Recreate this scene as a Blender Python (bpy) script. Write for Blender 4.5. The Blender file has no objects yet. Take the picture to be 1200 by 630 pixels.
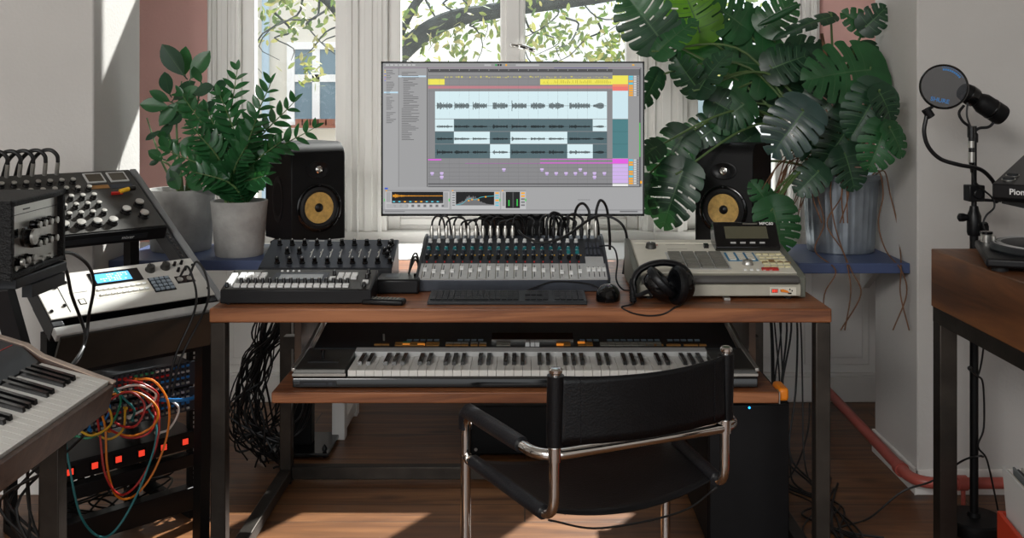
import bpy, bmesh, math, random
from math import pi, sin, cos, radians as R, atan2, sqrt
from mathutils import Vector, Matrix
SC = bpy.context.scene
COL = SC.collection
V = Vector
F = 1167.0          # focal length in pixels for a 1200 wide frame
def at(px, py, s):  # real point seen at px,py when one metre measures s pixels there
    return V(((px-615)/s, F/s, 1.32-(py-115)/s))
def lin(c):
    c /= 255.0
    return c/12.92 if c <= .04045 else ((c+.055)/1.055)**2.4
def rgb(r, g, b): return (lin(r), lin(g), lin(b), 1)

# ------------------------------------------------------------ materials
MATS = {}
def mat(name, col, rough=.5, metal=0, var=0, scale=8, bump=0, bscale=60, spec=.5, emit=0, coat=0, stretch=None):
    m = bpy.data.materials.new(name); m.use_nodes = True
    nt = m.node_tree; b = nt.nodes['Principled BSDF']
    b.inputs['Base Color'].default_value = col
    b.inputs['Roughness'].default_value = rough
    b.inputs['Metallic'].default_value = metal
    b.inputs['Specular IOR Level'].default_value = spec
    b.inputs['Coat Weight'].default_value = coat
    if emit:
        b.inputs['Emission Color'].default_value = col
        b.inputs['Emission Strength'].default_value = emit
    tc = nt.nodes.new('ShaderNodeTexCoord')
    mp = nt.nodes.new('ShaderNodeMapping'); nt.links.new(tc.outputs['Object'], mp.inputs[0])
    if stretch: mp.inputs['Scale'].default_value = stretch
    if var:
        n = nt.nodes.new('ShaderNodeTexNoise'); n.inputs['Scale'].default_value = scale; n.inputs['Detail'].default_value = 5
        nt.links.new(mp.outputs[0], n.inputs[0])
        r = nt.nodes.new('ShaderNodeValToRGB'); r.color_ramp.elements[0].position = .3; r.color_ramp.elements[1].position = .7
        r.color_ramp.elements[0].color = tuple(c*(1-var) for c in col[:3])+(1,)
        r.color_ramp.elements[1].color = tuple(min(1, c*(1+var)) for c in col[:3])+(1,)
        nt.links.new(n.outputs[0], r.inputs[0]); nt.links.new(r.outputs[0], b.inputs['Base Color'])
    if bump:
        n2 = nt.nodes.new('ShaderNodeTexNoise'); n2.inputs['Scale'].default_value = bscale; n2.inputs['Detail'].default_value = 3
        nt.links.new(mp.outputs[0], n2.inputs[0])
        bp = nt.nodes.new('ShaderNodeBump'); bp.inputs['Strength'].default_value = bump; bp.inputs['Distance'].default_value = .01
        nt.links.new(n2.outputs[0], bp.inputs['Height']); nt.links.new(bp.outputs[0], b.inputs['Normal'])
    MATS[name] = m
    return m
def wood(name, dark, mid, light, axis=0, plank=None, rough=.45, knots=True, gs=1.0):
    m = bpy.data.materials.new(name); m.use_nodes = True
    nt = m.node_tree; b = nt.nodes['Principled BSDF']; b.inputs['Roughness'].default_value = rough
    N = nt.nodes.new; L = nt.links.new
    tc = N('ShaderNodeTexCoord'); mp = N('ShaderNodeMapping'); L(tc.outputs['Object'], mp.inputs[0])
    sc = [14*gs, 14*gs, 14*gs]; sc[axis] = 1.1*gs; mp.inputs['Scale'].default_value = sc
    src = mp.outputs[0]
    br = None
    if plank:
        br = N('ShaderNodeTexBrick'); L(tc.outputs['Object'], br.inputs[0])
        br.inputs['Scale'].default_value = 1; br.inputs['Brick Width'].default_value = plank[0]; br.inputs['Row Height'].default_value = plank[1]
        br.inputs['Mortar Size'].default_value = .0022; br.inputs['Mortar Smooth'].default_value = .3; br.inputs['Bias'].default_value = 0
        br.inputs['Color1'].default_value = (0, 0, 0, 1); br.inputs['Color2'].default_value = (1, 1, 1, 1); br.inputs['Mortar'].default_value = (.5, .5, .5, 1)
        br.offset = .37
        mm = N('ShaderNodeVectorMath'); mm.operation = 'MULTIPLY_ADD'
        L(br.outputs['Color'], mm.inputs[0]); mm.inputs[1].default_value = (37, 51, 23); L(mp.outputs[0], mm.inputs[2])
        src = mm.outputs[0]
    n = N('ShaderNodeTexNoise'); n.inputs['Scale'].default_value = 1.0; n.inputs['Detail'].default_value = 6; n.inputs['Roughness'].default_value = .62; n.inputs['Distortion'].default_value = 1.1
    L(src, n.inputs[0])
    r = N('ShaderNodeValToRGB'); e = r.color_ramp.elements
    e[0].position = .28; e[0].color = dark; e[1].position = .72; e[1].color = light
    k = e.new(.5); k.color = mid
    L(n.outputs[0], r.inputs[0]); out = r.outputs[0]
    if knots:
        mp2 = N('ShaderNodeMapping'); L(tc.outputs['Object'], mp2.inputs[0])
        s2 = [9*gs, 9*gs, 9*gs]; s2[axis] = 3.2*gs; mp2.inputs['Scale'].default_value = s2
        vo = N('ShaderNodeTexVoronoi'); vo.inputs['Scale'].default_value = .8; L(mp2.outputs[0], vo.inputs[0])
        rr = N('ShaderNodeValToRGB'); rr.color_ramp.elements[0].position = .05; rr.color_ramp.elements[1].position = .2
        rr.color_ramp.elements[0].color = (.28, .22, .2, 1); rr.color_ramp.elements[1].color = (1, 1, 1, 1)
        L(vo.outputs['Distance'], rr.inputs[0])
        mx = N('ShaderNodeMix'); mx.data_type = 'RGBA'; mx.blend_type = 'MULTIPLY'; mx.inputs[0].default_value = .8
        L(out, mx.inputs[6]); L(rr.outputs[0], mx.inputs[7]); out = mx.outputs[2]
    if br:
        mx = N('ShaderNodeMix'); mx.data_type = 'RGBA'; mx.blend_type = 'MIX'
        L(br.outputs['Fac'], mx.inputs[0]); L(out, mx.inputs[6]); mx.inputs[7].default_value = (.02, .012, .008, 1); out = mx.outputs[2]
    L(out, b.inputs['Base Color'])
    bp = N('ShaderNodeBump'); bp.inputs['Strength'].default_value = .25; bp.inputs['Distance'].default_value = .004
    L(n.outputs[0], bp.inputs['Height']); L(bp.outputs[0], b.inputs['Normal'])
    MATS[name] = m
    return m
def leafmat(name, col, rough=.35, trans=.25):
    m = mat(name, col, rough, var=.35, scale=9)
    nt = m.node_tree; b = nt.nodes['Principled BSDF']; o = nt.nodes['Material Output']
    t = nt.nodes.new('ShaderNodeBsdfTranslucent'); t.inputs[0].default_value = (col[0]*2.2, col[1]*2.4, col[2]*1.2, 1)
    mx = nt.nodes.new('ShaderNodeMixShader'); mx.inputs[0].default_value = trans
    nt.links.new(b.outputs[0], mx.inputs[1]); nt.links.new(t.outputs[0], mx.inputs[2]); nt.links.new(mx.outputs[0], o.inputs[0])
    return m
def glassmat(name, tint=(.95, .98, 1, 1), gloss=.02):
    m = bpy.data.materials.new(name); m.use_nodes = True; nt = m.node_tree
    nt.nodes.remove(nt.nodes['Principled BSDF']); o = nt.nodes['Material Output']
    t = nt.nodes.new('ShaderNodeBsdfTransparent'); t.inputs[0].default_value = tint
    g = nt.nodes.new('ShaderNodeBsdfGlossy'); g.inputs['Roughness'].default_value = .02
    mx = nt.nodes.new('ShaderNodeMixShader'); mx.inputs[0].default_value = gloss
    nt.links.new(t.outputs[0], mx.inputs[1]); nt.links.new(g.outputs[0], mx.inputs[2]); nt.links.new(mx.outputs[0], o.inputs[0])
    MATS[name] = m; return m

white_paint = mat('white_paint', rgb(240, 238, 234), .5, var=.02, scale=5)
wall_white = mat('wall_plaster', rgb(196, 193, 189), .85, var=.035, scale=2.5, bump=.12, bscale=90)
wall_pink = mat('pink_plaster', rgb(246, 196, 188), .85, var=.03, scale=3, bump=.1, bscale=90)
ceil_m = mat('ceiling_paint', rgb(200, 199, 196), .9)
floor_m = wood('pine_floorboards', rgb(66, 40, 23), rgb(112, 73, 43), rgb(144, 100, 62), 0, plank=(2.3, .135), rough=.38)
desk_m = wood('stained_pine', rgb(70, 36, 20), rgb(130, 78, 46), rgb(170, 110, 70), 0, rough=.42, gs=1.5)
table_m = wood('oiled_pine', rgb(56, 32, 17), rgb(100, 61, 34), rgb(132, 86, 50), 1, rough=.42)
bwood_m = wood('walnut', rgb(48, 32, 24), rgb(76, 54, 42), rgb(104, 78, 62), 1, knots=False, rough=.4)
steel_m = mat('raw_steel', rgb(62, 57, 52), .42, .75, var=.35, scale=9, bump=.05)
black_plastic = mat('black_plastic', rgb(18, 18, 20), .38, var=.15, scale=20, spec=.3)
matt_black = mat('matt_black', rgb(12, 12, 13), .55, spec=.25, var=.15, scale=20, bump=.05, bscale=300)
gloss_black = mat('gloss_black', rgb(10, 10, 11), .12)
charcoal = mat('charcoal_metal', rgb(36, 38, 41), .42, .3, var=.1, scale=20)
slate_m = mat('slate_panel', rgb(56, 60, 68), .4, .4, var=.08, scale=30)
dgrey = mat('dark_grey_panel', rgb(62, 61, 58), .4, .5, var=.1, scale=25)
silver_m = mat('brushed_silver', rgb(186, 184, 178), .32, .85, var=.08, scale=60, stretch=(1, 20, 1))
lsilver = mat('light_grey_panel', rgb(184, 184, 182), .4, .15, var=.06, scale=30)
chrome = mat('chrome', rgb(225, 222, 218), .07, 1)
white_key = mat('ivory_white', rgb(214, 212, 206), .3)
black_key = mat('ebony_black', rgb(14, 14, 15), .2)
cream_m = mat('cream_plastic', rgb(208, 204, 190), .45, var=.04, scale=20)
cream_d = mat('warm_grey_plastic', rgb(170, 166, 152), .5, var=.05, scale=30)
olive_m = mat('grey_green_plastic', rgb(96, 98, 88), .5, var=.06, scale=30)
padgrey = mat('rubber_pad_grey', rgb(108, 106, 98), .65)
leather_m = mat('black_leather', rgb(9, 10, 13), .36, spec=.35, var=.25, scale=25, bump=.12, bscale=220)
sleeve_m = mat('worn_black_leather', rgb(26, 27, 31), .42, spec=.4, var=.25, scale=25, bump=.15, bscale=220)
tolex = mat('black_tolex', rgb(11, 11, 12), .55, spec=.3, bump=.5, bscale=260)
concrete = mat('concrete_pot', rgb(158, 157, 154), .85, var=.2, scale=14, bump=.3, bscale=50)
zinc = mat('galvanised_zinc', rgb(150, 158, 166), .35, .7, var=.25, scale=12)
soil_m = mat('potting_soil', rgb(38, 28, 22), .95, bump=.6, bscale=80)
blue_board = mat('blue_painted_board', rgb(62, 76, 112), .5, var=.08, scale=6)
cable_black = mat('cable_rubber', rgb(20, 20, 21), .4)
rubber_m = mat('black_rubber', rgb(14, 14, 15), .7)
leaf_dark = leafmat('dark_leaf', rgb(30, 62, 42), .38, .12)
leaf_mid = leafmat('mid_green_leaf', rgb(38, 84, 48), .36, .18)
leaf_light = leafmat('young_leaf', rgb(84, 128, 40), .35, .35)
leaf_zz = leafmat('waxy_leaf', rgb(42, 88, 52), .22, .18)
vein_m = mat('leaf_vein', rgb(66, 100, 62), .45)
stem_m = mat('green_stem', rgb(84, 108, 62), .45, var=.2)
bark_m = mat('brown_aerial_root', rgb(108, 74, 50), .75, var=.3, scale=30)
red_m = mat('red_plastic', rgb(176, 34, 28), .4)
orange_m = mat('orange_plastic', rgb(230, 130, 24), .4)
yellow_m = mat('yellow_plastic', rgb(222, 172, 40), .4)
blue_m = mat('blue_plastic', rgb(36, 120, 190), .4)
teal_m = mat('teal_plastic', rgb(34, 118, 122), .4)
green_m = mat('green_plastic', rgb(36, 130, 96), .4)
whitep = mat('white_plastic', rgb(222, 222, 220), .4)
bluepad = mat('blue_key_field', rgb(46, 116, 156), .45)
pipe_m = mat('red_pipe_paint', rgb(172, 84, 74), .4, var=.08)
lcd_off = mat('lcd_glass', rgb(84, 82, 66), .18)
led_red = mat('red_led', (1, .06, .03, 1), .4, emit=.7)
led_orange = mat('orange_led', (1, .32, .04, 1), .4, emit=.35)
led_blue = mat('blue_led', (.02, .35, 1, 1), .4, emit=3)
lcd_blue = mat('blue_lcd', (.10, .42, .85, 1), .2, emit=.35)
lcd_pale = mat('blue_lcd_text', (.6, .85, 1, 1), .2, emit=.4)
orange_d = mat('amber_button', rgb(140, 98, 44), .5)
dim_label = mat('dim_label', rgb(120, 118, 108), .5)
gold_m = mat('woven_cone', rgb(198, 160, 88), .5, var=.25, scale=60, bump=.3, bscale=300)
mesh_m = mat('mesh_screen', rgb(42, 44, 48), .8, var=.4, scale=300)
card_m = mat('card_sleeve', rgb(190, 186, 178), .7, var=.1)
glass_m = glassmat('window_glass')

# ------------------------------------------------------------ mesh builder
def fillet(pts, r, n=6):
    out = [V(pts[0])]
    for i in range(1, len(pts)-1):
        p, a, b = V(pts[i]), V(pts[i-1]), V(pts[i+1])
        da, db = (a-p), (b-p); rr = min(r, da.length*.49, db.length*.49)
        s, e = p+da.normalized()*rr, p+db.normalized()*rr
        for k in range(n+1):
            t = k/n; out.append(s*(1-t)**2+p*2*t*(1-t)+e*t*t)
    out.append(V(pts[-1])); return out
def spline(pts, n=8):
    P = [V(p) for p in pts]; P = [P[0]*2-P[1]]+P+[P[-1]*2-P[-2]]; out = []
    for i in range(1, len(P)-2):
        a, b, c, d = P[i-1:i+3]
        for k in range(n):
            t = k/n
            out.append(.5*((2*b)+(c-a)*t+(2*a-5*b+4*c-d)*t*t+(3*b-a-3*c+d)*t**3))
    out.append(P[-2]); return out
class MB:
    def __init__(s, T=None): s.v = []; s.f = []; s.mi = []; s.T = T or Matrix(); s.m = 0
    def add(s, vs, fs):
        o = len(s.v); s.v += [s.T @ V(p) for p in vs]
        s.f += [tuple(o+i for i in f) for f in fs]; s.mi += [s.m]*len(fs); return s
    def box(s, x0, x1, y0, y1, z0, z1):
        vs = [(x, y, z) for z in (z0, z1) for y in (y0, y1) for x in (x0, x1)]
        return s.add(vs, [(0, 2, 3, 1), (4, 5, 7, 6), (0, 1, 5, 4), (2, 6, 7, 3), (0, 4, 6, 2), (1, 3, 7, 5)])
    def prism(s, poly, a, b, axis='x'):
        n = len(poly)
        def P(p, q): return {'x': (q, p[0], p[1]), 'y': (p[0], q, p[1]), 'z': (p[0], p[1], q)}[axis]
        vs = [P(p, a) for p in poly]+[P(p, b) for p in poly]
        fs = [tuple(range(n-1, -1, -1)), tuple(range(n, 2*n))]+[(i, (i+1) % n, n+(i+1) % n, n+i) for i in range(n)]
        return s.add(vs, fs)
    def quad(s, *p): return s.add(p, [tuple(range(len(p)))])
    def tube(s, pts, r, n=8, cap=True, closed=False):
        P = [V(p) for p in pts]; m = len(P); rs = r if hasattr(r, '__len__') else [r]*m
        vs = []; nrm = None
        for i, p in enumerate(P):
            if closed: t = P[(i+1) % m]-P[i-1]
            else: t = P[min(i+1, m-1)]-P[max(i-1, 0)]
            if t.length < 1e-9: t = V((0, 0, 1))
            t.normalize()
            if nrm is None: nrm = t.orthogonal().normalized()
            nrm = nrm-t*nrm.dot(t)
            if nrm.length < 1e-6: nrm = t.orthogonal()
            nrm.normalize(); bn = t.cross(nrm)
            for k in range(n):
                a = 2*pi*k/n; vs.append(p+(nrm*cos(a)+bn*sin(a))*rs[i])
        fs = []
        for i in range(m if closed else m-1):
            j = (i+1) % m
            for k in range(n): fs.append((i*n+k, i*n+(k+1) % n, j*n+(k+1) % n, j*n+k))
        if cap and not closed: fs += [tuple(range(n-1, -1, -1)), tuple(range((m-1)*n, m*n))]
        return s.add(vs, fs)
    def cyl(s, a, b, r, r2=None, n=20):
        return s.tube([a, b], [r, r if r2 is None else r2], n)
    def lathe(s, prof, c=(0, 0, 0), n=28, sx=1, sy=1, cap=True):
        vs = [(c[0]+r*cos(2*pi*k/n)*sx, c[1]+r*sin(2*pi*k/n)*sy, c[2]+z) for r, z in prof for k in range(n)]
        fs = [(i*n+k, i*n+(k+1) % n, (i+1)*n+(k+1) % n, (i+1)*n+k) for i in range(len(prof)-1) for k in range(n)]
        if cap and prof[0][0] > 1e-6: fs.append(tuple(range(n-1, -1, -1)))
        if cap and prof[-1][0] > 1e-6: fs.append(tuple(range((len(prof)-1)*n, len(prof)*n)))
        return s.add(vs, fs)
    def ball(s, c, r, sx=1, sy=1, sz=1, n=14):
        prof = [(max(1e-7, r*sin(pi*i/8)), -r*sz*cos(pi*i/8)) for i in range(9)]
        return s.lathe(prof, c, n, sx, sy)
    def grid(s, P):   # P rows of points
        nr, nc = len(P), len(P[0])
        return s.add([p for row in P for p in row], [(i*nc+j, i*nc+j+1, (i+1)*nc+j+1, (i+1)*nc+j) for i in range(nr-1) for j in range(nc-1)])
    def mesh(s, name, mats, sharp=35):
        me = bpy.data.meshes.new(name); me.from_pydata(s.v, [], s.f)
        for m in (mats if isinstance(mats, (list, tuple)) else [mats]): me.materials.append(m)
        me.polygons.foreach_set('material_index', s.mi)
        me.polygons.foreach_set('use_smooth', [True]*len(s.f))
        me.update(); me.validate()
        bm = bmesh.new(); bm.from_mesh(me); bmesh.ops.remove_doubles(bm, verts=bm.verts, dist=1e-6)
        bmesh.ops.recalc_face_normals(bm, faces=bm.faces); bm.to_mesh(me); bm.free()
        me.set_sharp_from_angle(angle=R(sharp)); return me
    def build(s, name, mats, parent=None, bevel=0, solid=0, seg=2):
        o = bpy.data.objects.new(name, s.mesh(name, mats)); COL.objects.link(o)
        if parent: o.parent = parent
        if solid:
            md = o.modifiers.new('thick', 'SOLIDIFY'); md.thickness = solid; md.offset = 0
        if bevel:
            md = o.modifiers.new('bevel', 'BEVEL'); md.width = bevel; md.segments = seg; md.limit_method = 'ANGLE'; md.angle_limit = R(40)
        return o
def struct(o): o['kind'] = 'structure'; return o
def tag(o, label, cat, group=None, kind=None):
    o['label'] = label; o['category'] = cat
    if group: o['group'] = group
    if kind: o['kind'] = kind
    return o
def thing(name, label, cat, loc=(0, 0, 0), rz=0, group=None, M=None):
    o = bpy.data.objects.new(name, None); COL.objects.link(o); o.empty_display_size = .05
    if M is not None: o.matrix_world = M
    else: o.location = loc; o.rotation_euler = (0, 0, rz)
    return tag(o, label, cat, group)
def rep(name, me, parent, mats):     # repeated parts share one mesh
    out = []
    for M in mats:
        o = bpy.data.objects.new(name, me); COL.objects.link(o); o.parent = parent; o.matrix_local = M; out.append(o)
    return out
def Tr(x, y, z): return Matrix.Translation((x, y, z))
def Rx(a): return Matrix.Rotation(a, 4, 'X')
def Ry(a): return Matrix.Rotation(a, 4, 'Y')
def Rz(a): return Matrix.Rotation(a, 4, 'Z')
def frame(o, x, y, z):
    M = Matrix((x, y, z)).transposed().to_4x4(); M.translation = o; return M
def text(name, s, size, m, parent, M, depth=.0004, align='CENTER', bold=False):
    c = bpy.data.curves.new(name, 'FONT'); c.body = s; c.size = size; c.extrude = depth; c.align_x = align; c.align_y = 'CENTER'
    if bold: c.offset = size*.02
    t = bpy.data.objects.new(name+'_c', c); me = bpy.data.meshes.new_from_object(t)
    me.materials.clear(); me.materials.append(m)
    bpy.data.objects.remove(t); o = bpy.data.objects.new(name, me); COL.objects.link(o)
    o.parent = parent; o.matrix_local = M; return o
def knob_mesh(name, r, h, mats, skirt=1.15, n=16, line=True):
    b = MB(); b.lathe([(r*skirt, 0), (r*skirt, h*.22), (r, h*.3), (r*.9, h*.95), (r*.8, h), (1e-7, h)], n=n)
    if line: b.m = 1; b.box(-r*.1, r*.1, r*.15, r*.92, h*.9, h*1.04)
    return b.mesh(name, mats)

# ------------------------------------------------------------ camera, world, lights
cd = bpy.data.cameras.new('camera'); cam = bpy.data.objects.new('camera', cd); COL.objects.link(cam)
cam.location = (0, 0, 1.32); cam.rotation_euler = (R(90), 0, 0)
cd.sensor_width = 36; cd.lens = F*36/1200; cd.shift_x = -15/1200; cd.shift_y = -200/1200; cd.clip_start = .05
SC.camera = cam
SC.view_settings.view_transform = 'Standard'; SC.view_settings.look = 'None'; SC.view_settings.gamma = 1; SC.view_settings.exposure = EXPO = 0.0
SC.view_settings.use_curve_mapping = False
w = bpy.data.worlds.new('sky'); SC.world = w; w.use_nodes = True
bg = w.node_tree.nodes['Background']
tcw = w.node_tree.nodes.new('ShaderNodeTexCoord'); sx = w.node_tree.nodes.new('ShaderNodeSeparateXYZ')
rw = w.node_tree.nodes.new('ShaderNodeValToRGB'); rw.color_ramp.elements[0].position = .42; rw.color_ramp.elements[0].color = (.30, .29, .27, 1)
rw.color_ramp.elements[1].position = .55; rw.color_ramp.elements[1].color = (.95, .98, 1, 1)
ma = w.node_tree.nodes.new('ShaderNodeMath'); ma.operation = 'MULTIPLY_ADD'; ma.inputs[1].default_value = .5; ma.inputs[2].default_value = .5
w.node_tree.links.new(tcw.outputs['Generated'], sx.inputs[0]); w.node_tree.links.new(sx.outputs['Z'], ma.inputs[0])
w.node_tree.links.new(ma.outputs[0], rw.inputs[0]); w.node_tree.links.new(rw.outputs[0], bg.inputs[0])
bg.inputs[1].default_value = 1.65
def light(name, kind, loc, direction, energy, col=(1, 1, 1), size=1, size_y=None, angle=None):
    d = bpy.data.lights.new(name, kind); d.energy = energy; d.color = col
    if kind == 'AREA': d.shape = 'RECTANGLE'; d.size = size; d.size_y = size_y or size
    if angle is not None: d.angle = angle
    o = bpy.data.objects.new(name, d); COL.objects.link(o); o.location = loc
    o.rotation_euler = V(direction).to_track_quat('-Z', 'Y').to_euler(); return o
SUN = V((-.6, -1, -1.04))
light('sun', 'SUN', (3, 8, 8), SUN, 13.0, (1, .95, .88), angle=R(.8))
light('room_window_light', 'AREA', (-1.9, -1.6, 2.95), (1.9, 4.6, -1.35), 112, (1, .98, .95), 1.7, .8)

# ------------------------------------------------------------ room
b = MB(); b.box(-3, 3, -2.5, 4.45, -.08, 0); struct(b.build('floor', floor_m))
b = MB(); b.box(-3, 3, -2.5, 4.6, 3.2, 3.3); struct(b.build('ceiling', ceil_m))
YW = 4.371
b = MB()
b.box(-3, -1.375, YW, YW+.2, 0, 3.2); b.box(1.277, 3, YW, YW+.2, 0, 3.2)
b.box(-1.375, 1.277, YW, YW+.2, 2.95, 3.2)
struct(b.build('wall_back', wall_pink))
b = MB()
b.box(-1.7, 1.6, YW-.02, YW+.2, 0, .69)
for x0, x1 in ((-1.3, -.85), (-.75, -.1), (.0, .6), (.7, 1.15), (1.22, 1.5)):   # wainscot panels
    b.box(x0, x1, YW-.032, YW-.02, .16, .60)
    b.box(x0+.03, x1-.03, YW-.038, YW-.032, .19, .57)
b.box(-1.7, 1.6, YW-.045, YW-.02, 0, .11); b.box(-1.7, 1.6, YW-.04, YW-.02, .11, .125)
struct(b.build('trim_1', white_paint, bevel=.003))
b = MB(); b.box(-3, -1.44, 3.325, 3.728, 0, 3.2); struct(b.build('wall_left', wall_white, bevel=.006))
b = MB(); b.box(1.31, 3, 3.325, 3.728, 0, 3.2); struct(b.build('wall_right', wall_white, bevel=.006))
b = MB(); b.box(-3.1, -3, -2.5, 4.6, 0, 3.3); struct(b.build('wall_far_left', wall_white))
b = MB(); b.box(3, 3.1, -2.5, 4.6, 0, 3.3); struct(b.build('wall_far_right', wall_white))
# skirting along the right pier and the step of the recess
b = MB(); b.box(1.298, 3, 3.313, 3.325, 0, .085); b.box(1.298, 1.31, 3.313, 3.728, 0, .085)
struct(b.build('baseboard_right', white_paint, bevel=.003))
b = MB(); b.box(-3, -1.44, 3.313, 3.325, 0, .085); b.box(-1.44, -1.428, 3.313, 3.728, 0, .085)
struct(b.build('baseboard_left', white_paint, bevel=.003))

# window casing with sashes (three bays)
S = 267.0
def wx(px): return (px-615)/S
ZB, ZT = .72, 2.93
b = MB()
def strip(x0, x1, z0, z1, y0, y1): b.box(x0, x1, y0, y1, z0, z1)
# outer casings and wide posts with vertical mouldings
for x0, x1 in ((-1.375, wx(284)), (wx(408), wx(455)), (wx(748), wx(803)), (wx(922), 1.277)):
    strip(x0, x1, .69, 2.97, YW-.06, YW+.12)
    wdt = x1-x0
    for t, ww, dp in ((.10, .12, .012), (.30, .05, .018), (.56, .20, .010), (.84, .12, .014)):
        strip(x0+wdt*(t-ww/2), x0+wdt*(t+ww/2), .69, 2.97, YW-.06-dp, YW-.06)
strip(-1.375, 1.277, 2.88, 3.0, YW-.075, YW+.12)      # head
strip(-1.375, 1.277, 2.08, 2.30, YW-.07, YW+.12)      # transom
strip(-1.375, 1.277, .66, .745, YW-.075, YW+.12)      # bottom rail
struct(b.build('window_frame', white_paint, bevel=.004))
bays = [(wx(284), wx(408), 1), (wx(455), wx(748), 2), (wx(803), wx(922), 1)]
sash_n = 0
for bi, (x0, x1, n) in enumerate(bays):
    edges = [(x0, x1)] if n == 1 else [(x0, wx(601)), (wx(601), x1)]
    for (a, c) in edges:
        sash_n += 1
        for zz0, zz1 in ((.745, 2.08), (2.30, 2.88)):
            b = MB(); st = .055
            b.box(a, a+st, YW-.01, YW+.05, zz0, zz1); b.box(c-st, c, YW-.01, YW+.05, zz0, zz1)
            b.box(a+st, c-st, YW-.01, YW+.05, zz0, zz0+.09); b.box(a+st, c-st, YW-.01, YW+.05, zz1-.06, zz1)
            b.box(a+st, c-st, YW-.022, YW-.01, zz0+.02, zz0+.05)
            w1 = struct(b.build('window_%d' % sash_n, white_paint, bevel=.005))
            g = MB(); g.box(a+st-.005, c-st+.005, YW+.02, YW+.024, zz0+.085, zz1-.055); g.build('pane', glass_m, w1)
# window handle at the meeting of the centre sashes
b = MB(); hx = wx(600)
b.box(hx-.012, hx+.012, YW-.02, YW+.0, 1.50, 1.60)
b.tube(spline([(hx, YW-.02, 1.55), (hx, YW-.055, 1.55), (hx+.03, YW-.06, 1.545), (hx+.07, YW-.06, 1.535), (hx+.10, YW-.058, 1.525)], 5), [.009]*5+[.007]*5+[.012]*5+[.010]*5+[.012], 10)
tag(b.build('window_handle', chrome), 'small curled metal handle on the middle window frame above the big screen', 'window handle')
# covering strip between the centre sashes
b = MB(); b.box(wx(588), wx(614), YW-.03, YW-.008, .745, 2.08); b.box(wx(593), wx(609), YW-.042, YW-.03, .745, 2.08)
struct(b.build('trim_2', white_paint, bevel=.004))
# sunlit white sill
b = MB(); b.box(-1.12, 1.10, 3.84, YW, .665, .70); o = b.build('windowsill', white_paint, bevel=.006)
struct(o)
# painted boards at both sides
def board(label, x0, x1, y0, y1, legx):
    t = thing('shelf_board', label, 'shelf', ((x0+x1)/2, (y0+y1)/2, 0))
    cx, cy = t.location.x, t.location.y
    b = MB(); b.box(x0-cx, x1-cx, y0-cy, y1-cy, .725, .76); b.build('board', blue_board, t, bevel=.003)
    for lx in legx:
        b = MB(); sg = -1 if lx < 0 else 1
        b.prism([(y0-cy+.20, .725), (y1-cy-.02, .725), (y1-cy-.02, .60), (y1-cy-.05, .60)], lx-cx-.012, lx-cx+.012); b.build('bracket', wall_white, t)
board('long blue painted board holding the two concrete plant pots', -1.438, -.90, 3.44, 3.83, (-1.425,))
board('blue painted board under the ribbed zinc pot by the right wall', .93, 1.308, 3.38, 3.83, (1.295,))
# white trestle leg carrying the sill
t = thing('trestle_leg', 'white painted trestle leg standing on the floor under the windowsill', 'trestle', (-.72, 3.95, 0))
b = MB(); b.box(-.025, .025, -.105, -.055, 0, .665); b.box(-.025, .025, .18, .23, 0, .665)
b.box(-.02, .02, -.055, .18, .02, .07); b.box(-.02, .02, -.055, .18, .60, .65); b.build('frame', white_paint, t, bevel=.003)
# pipe along the right pier
b = MB(); b.tube(fillet([(1.255, 4.2, .11), (1.262, 3.22, .075), (2.9, 3.245, .075)], .09), .0185, 14)
b.cyl((1.262, 3.36, .077), (1.262, 3.33, .077), .024); b.cyl((1.40, 3.2255, .075), (1.43, 3.2255, .075), .024)
b.cyl((1.42, 3.2255, .0), (1.42, 3.2255, .07), .007)
b.cyl((1.25, 4.1, .0), (1.25, 4.1, .10), .007)
tag(b.build('heating_pipe', pipe_m), 'red painted heating pipe bending around the foot of the right wall', 'pipe')

# ------------------------------------------------------------ outside
fac_m = mat('pale_render', rgb(226, 220, 206), .9, var=.05, scale=1.2)
fac_g = mat('street_ground', rgb(150, 150, 146), .9)
opane = mat('old_window_pane', rgb(120, 140, 150), .1)
b = MB(); b.box(-40, 40, 5.2, 60, -4.2, -4.0); struct(b.build('ground', fac_g))
YF = 13.5; SF = F/YF
def fx(px): return (px-615)/SF
def fz(py): return 1.32-(py-115)/SF
t = thing('apartment_building', 'pale rendered apartment building across the street beyond the left window', 'building', (fx(300), YF, -4))
def P(b, name, m, par, **k):
    o = b.build(name, m, par, **k); return o
T0 = Tr(-fx(300), -YF, 4)
b = MB(T0); b.box(-11, fx(447), YF, YF+6, -4, 6.5); P(b, 'wall', fac_m, t)
def fwindow(x0, x1, z0, z1):
    b = MB(T0); k = .10
    b.box(x0-k, x0, YF-.06, YF, z0-k, z1+k); b.box(x1, x1+k, YF-.06, YF, z0-k, z1+k)
    b.box(x0, x1, YF-.06, YF, z1, z1+k); b.box(x0-k*1.4, x1+k*1.4, YF-.14, YF, z0-k, z0)
    xm = (x0+x1)/2; b.box(xm-.05, xm+.05, YF-.05, YF, z0, z1); zm = z0+(z1-z0)*.6; b.box(x0, x1, YF-.05, YF, zm-.05, zm+.05)
    f = P(b, 'window', white_paint, t); g = MB(T0)
    for a, c in ((x0, xm-.05), (xm+.05, x1)):
        for p, q in ((z0, zm-.05), (zm+.05, z1)): g.box(a, c, YF-.015, YF-.005, p, q)
    g.build('pane', opane, f)
    return f
fwindow(fx(346), fx(396), fz(142), fz(58)); fwindow(fx(170), fx(222), fz(142), fz(58)); fwindow(fx(346), fx(396), fz(330), fz(240)); fwindow(fx(170), fx(222), fz(330), fz(240))
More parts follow.
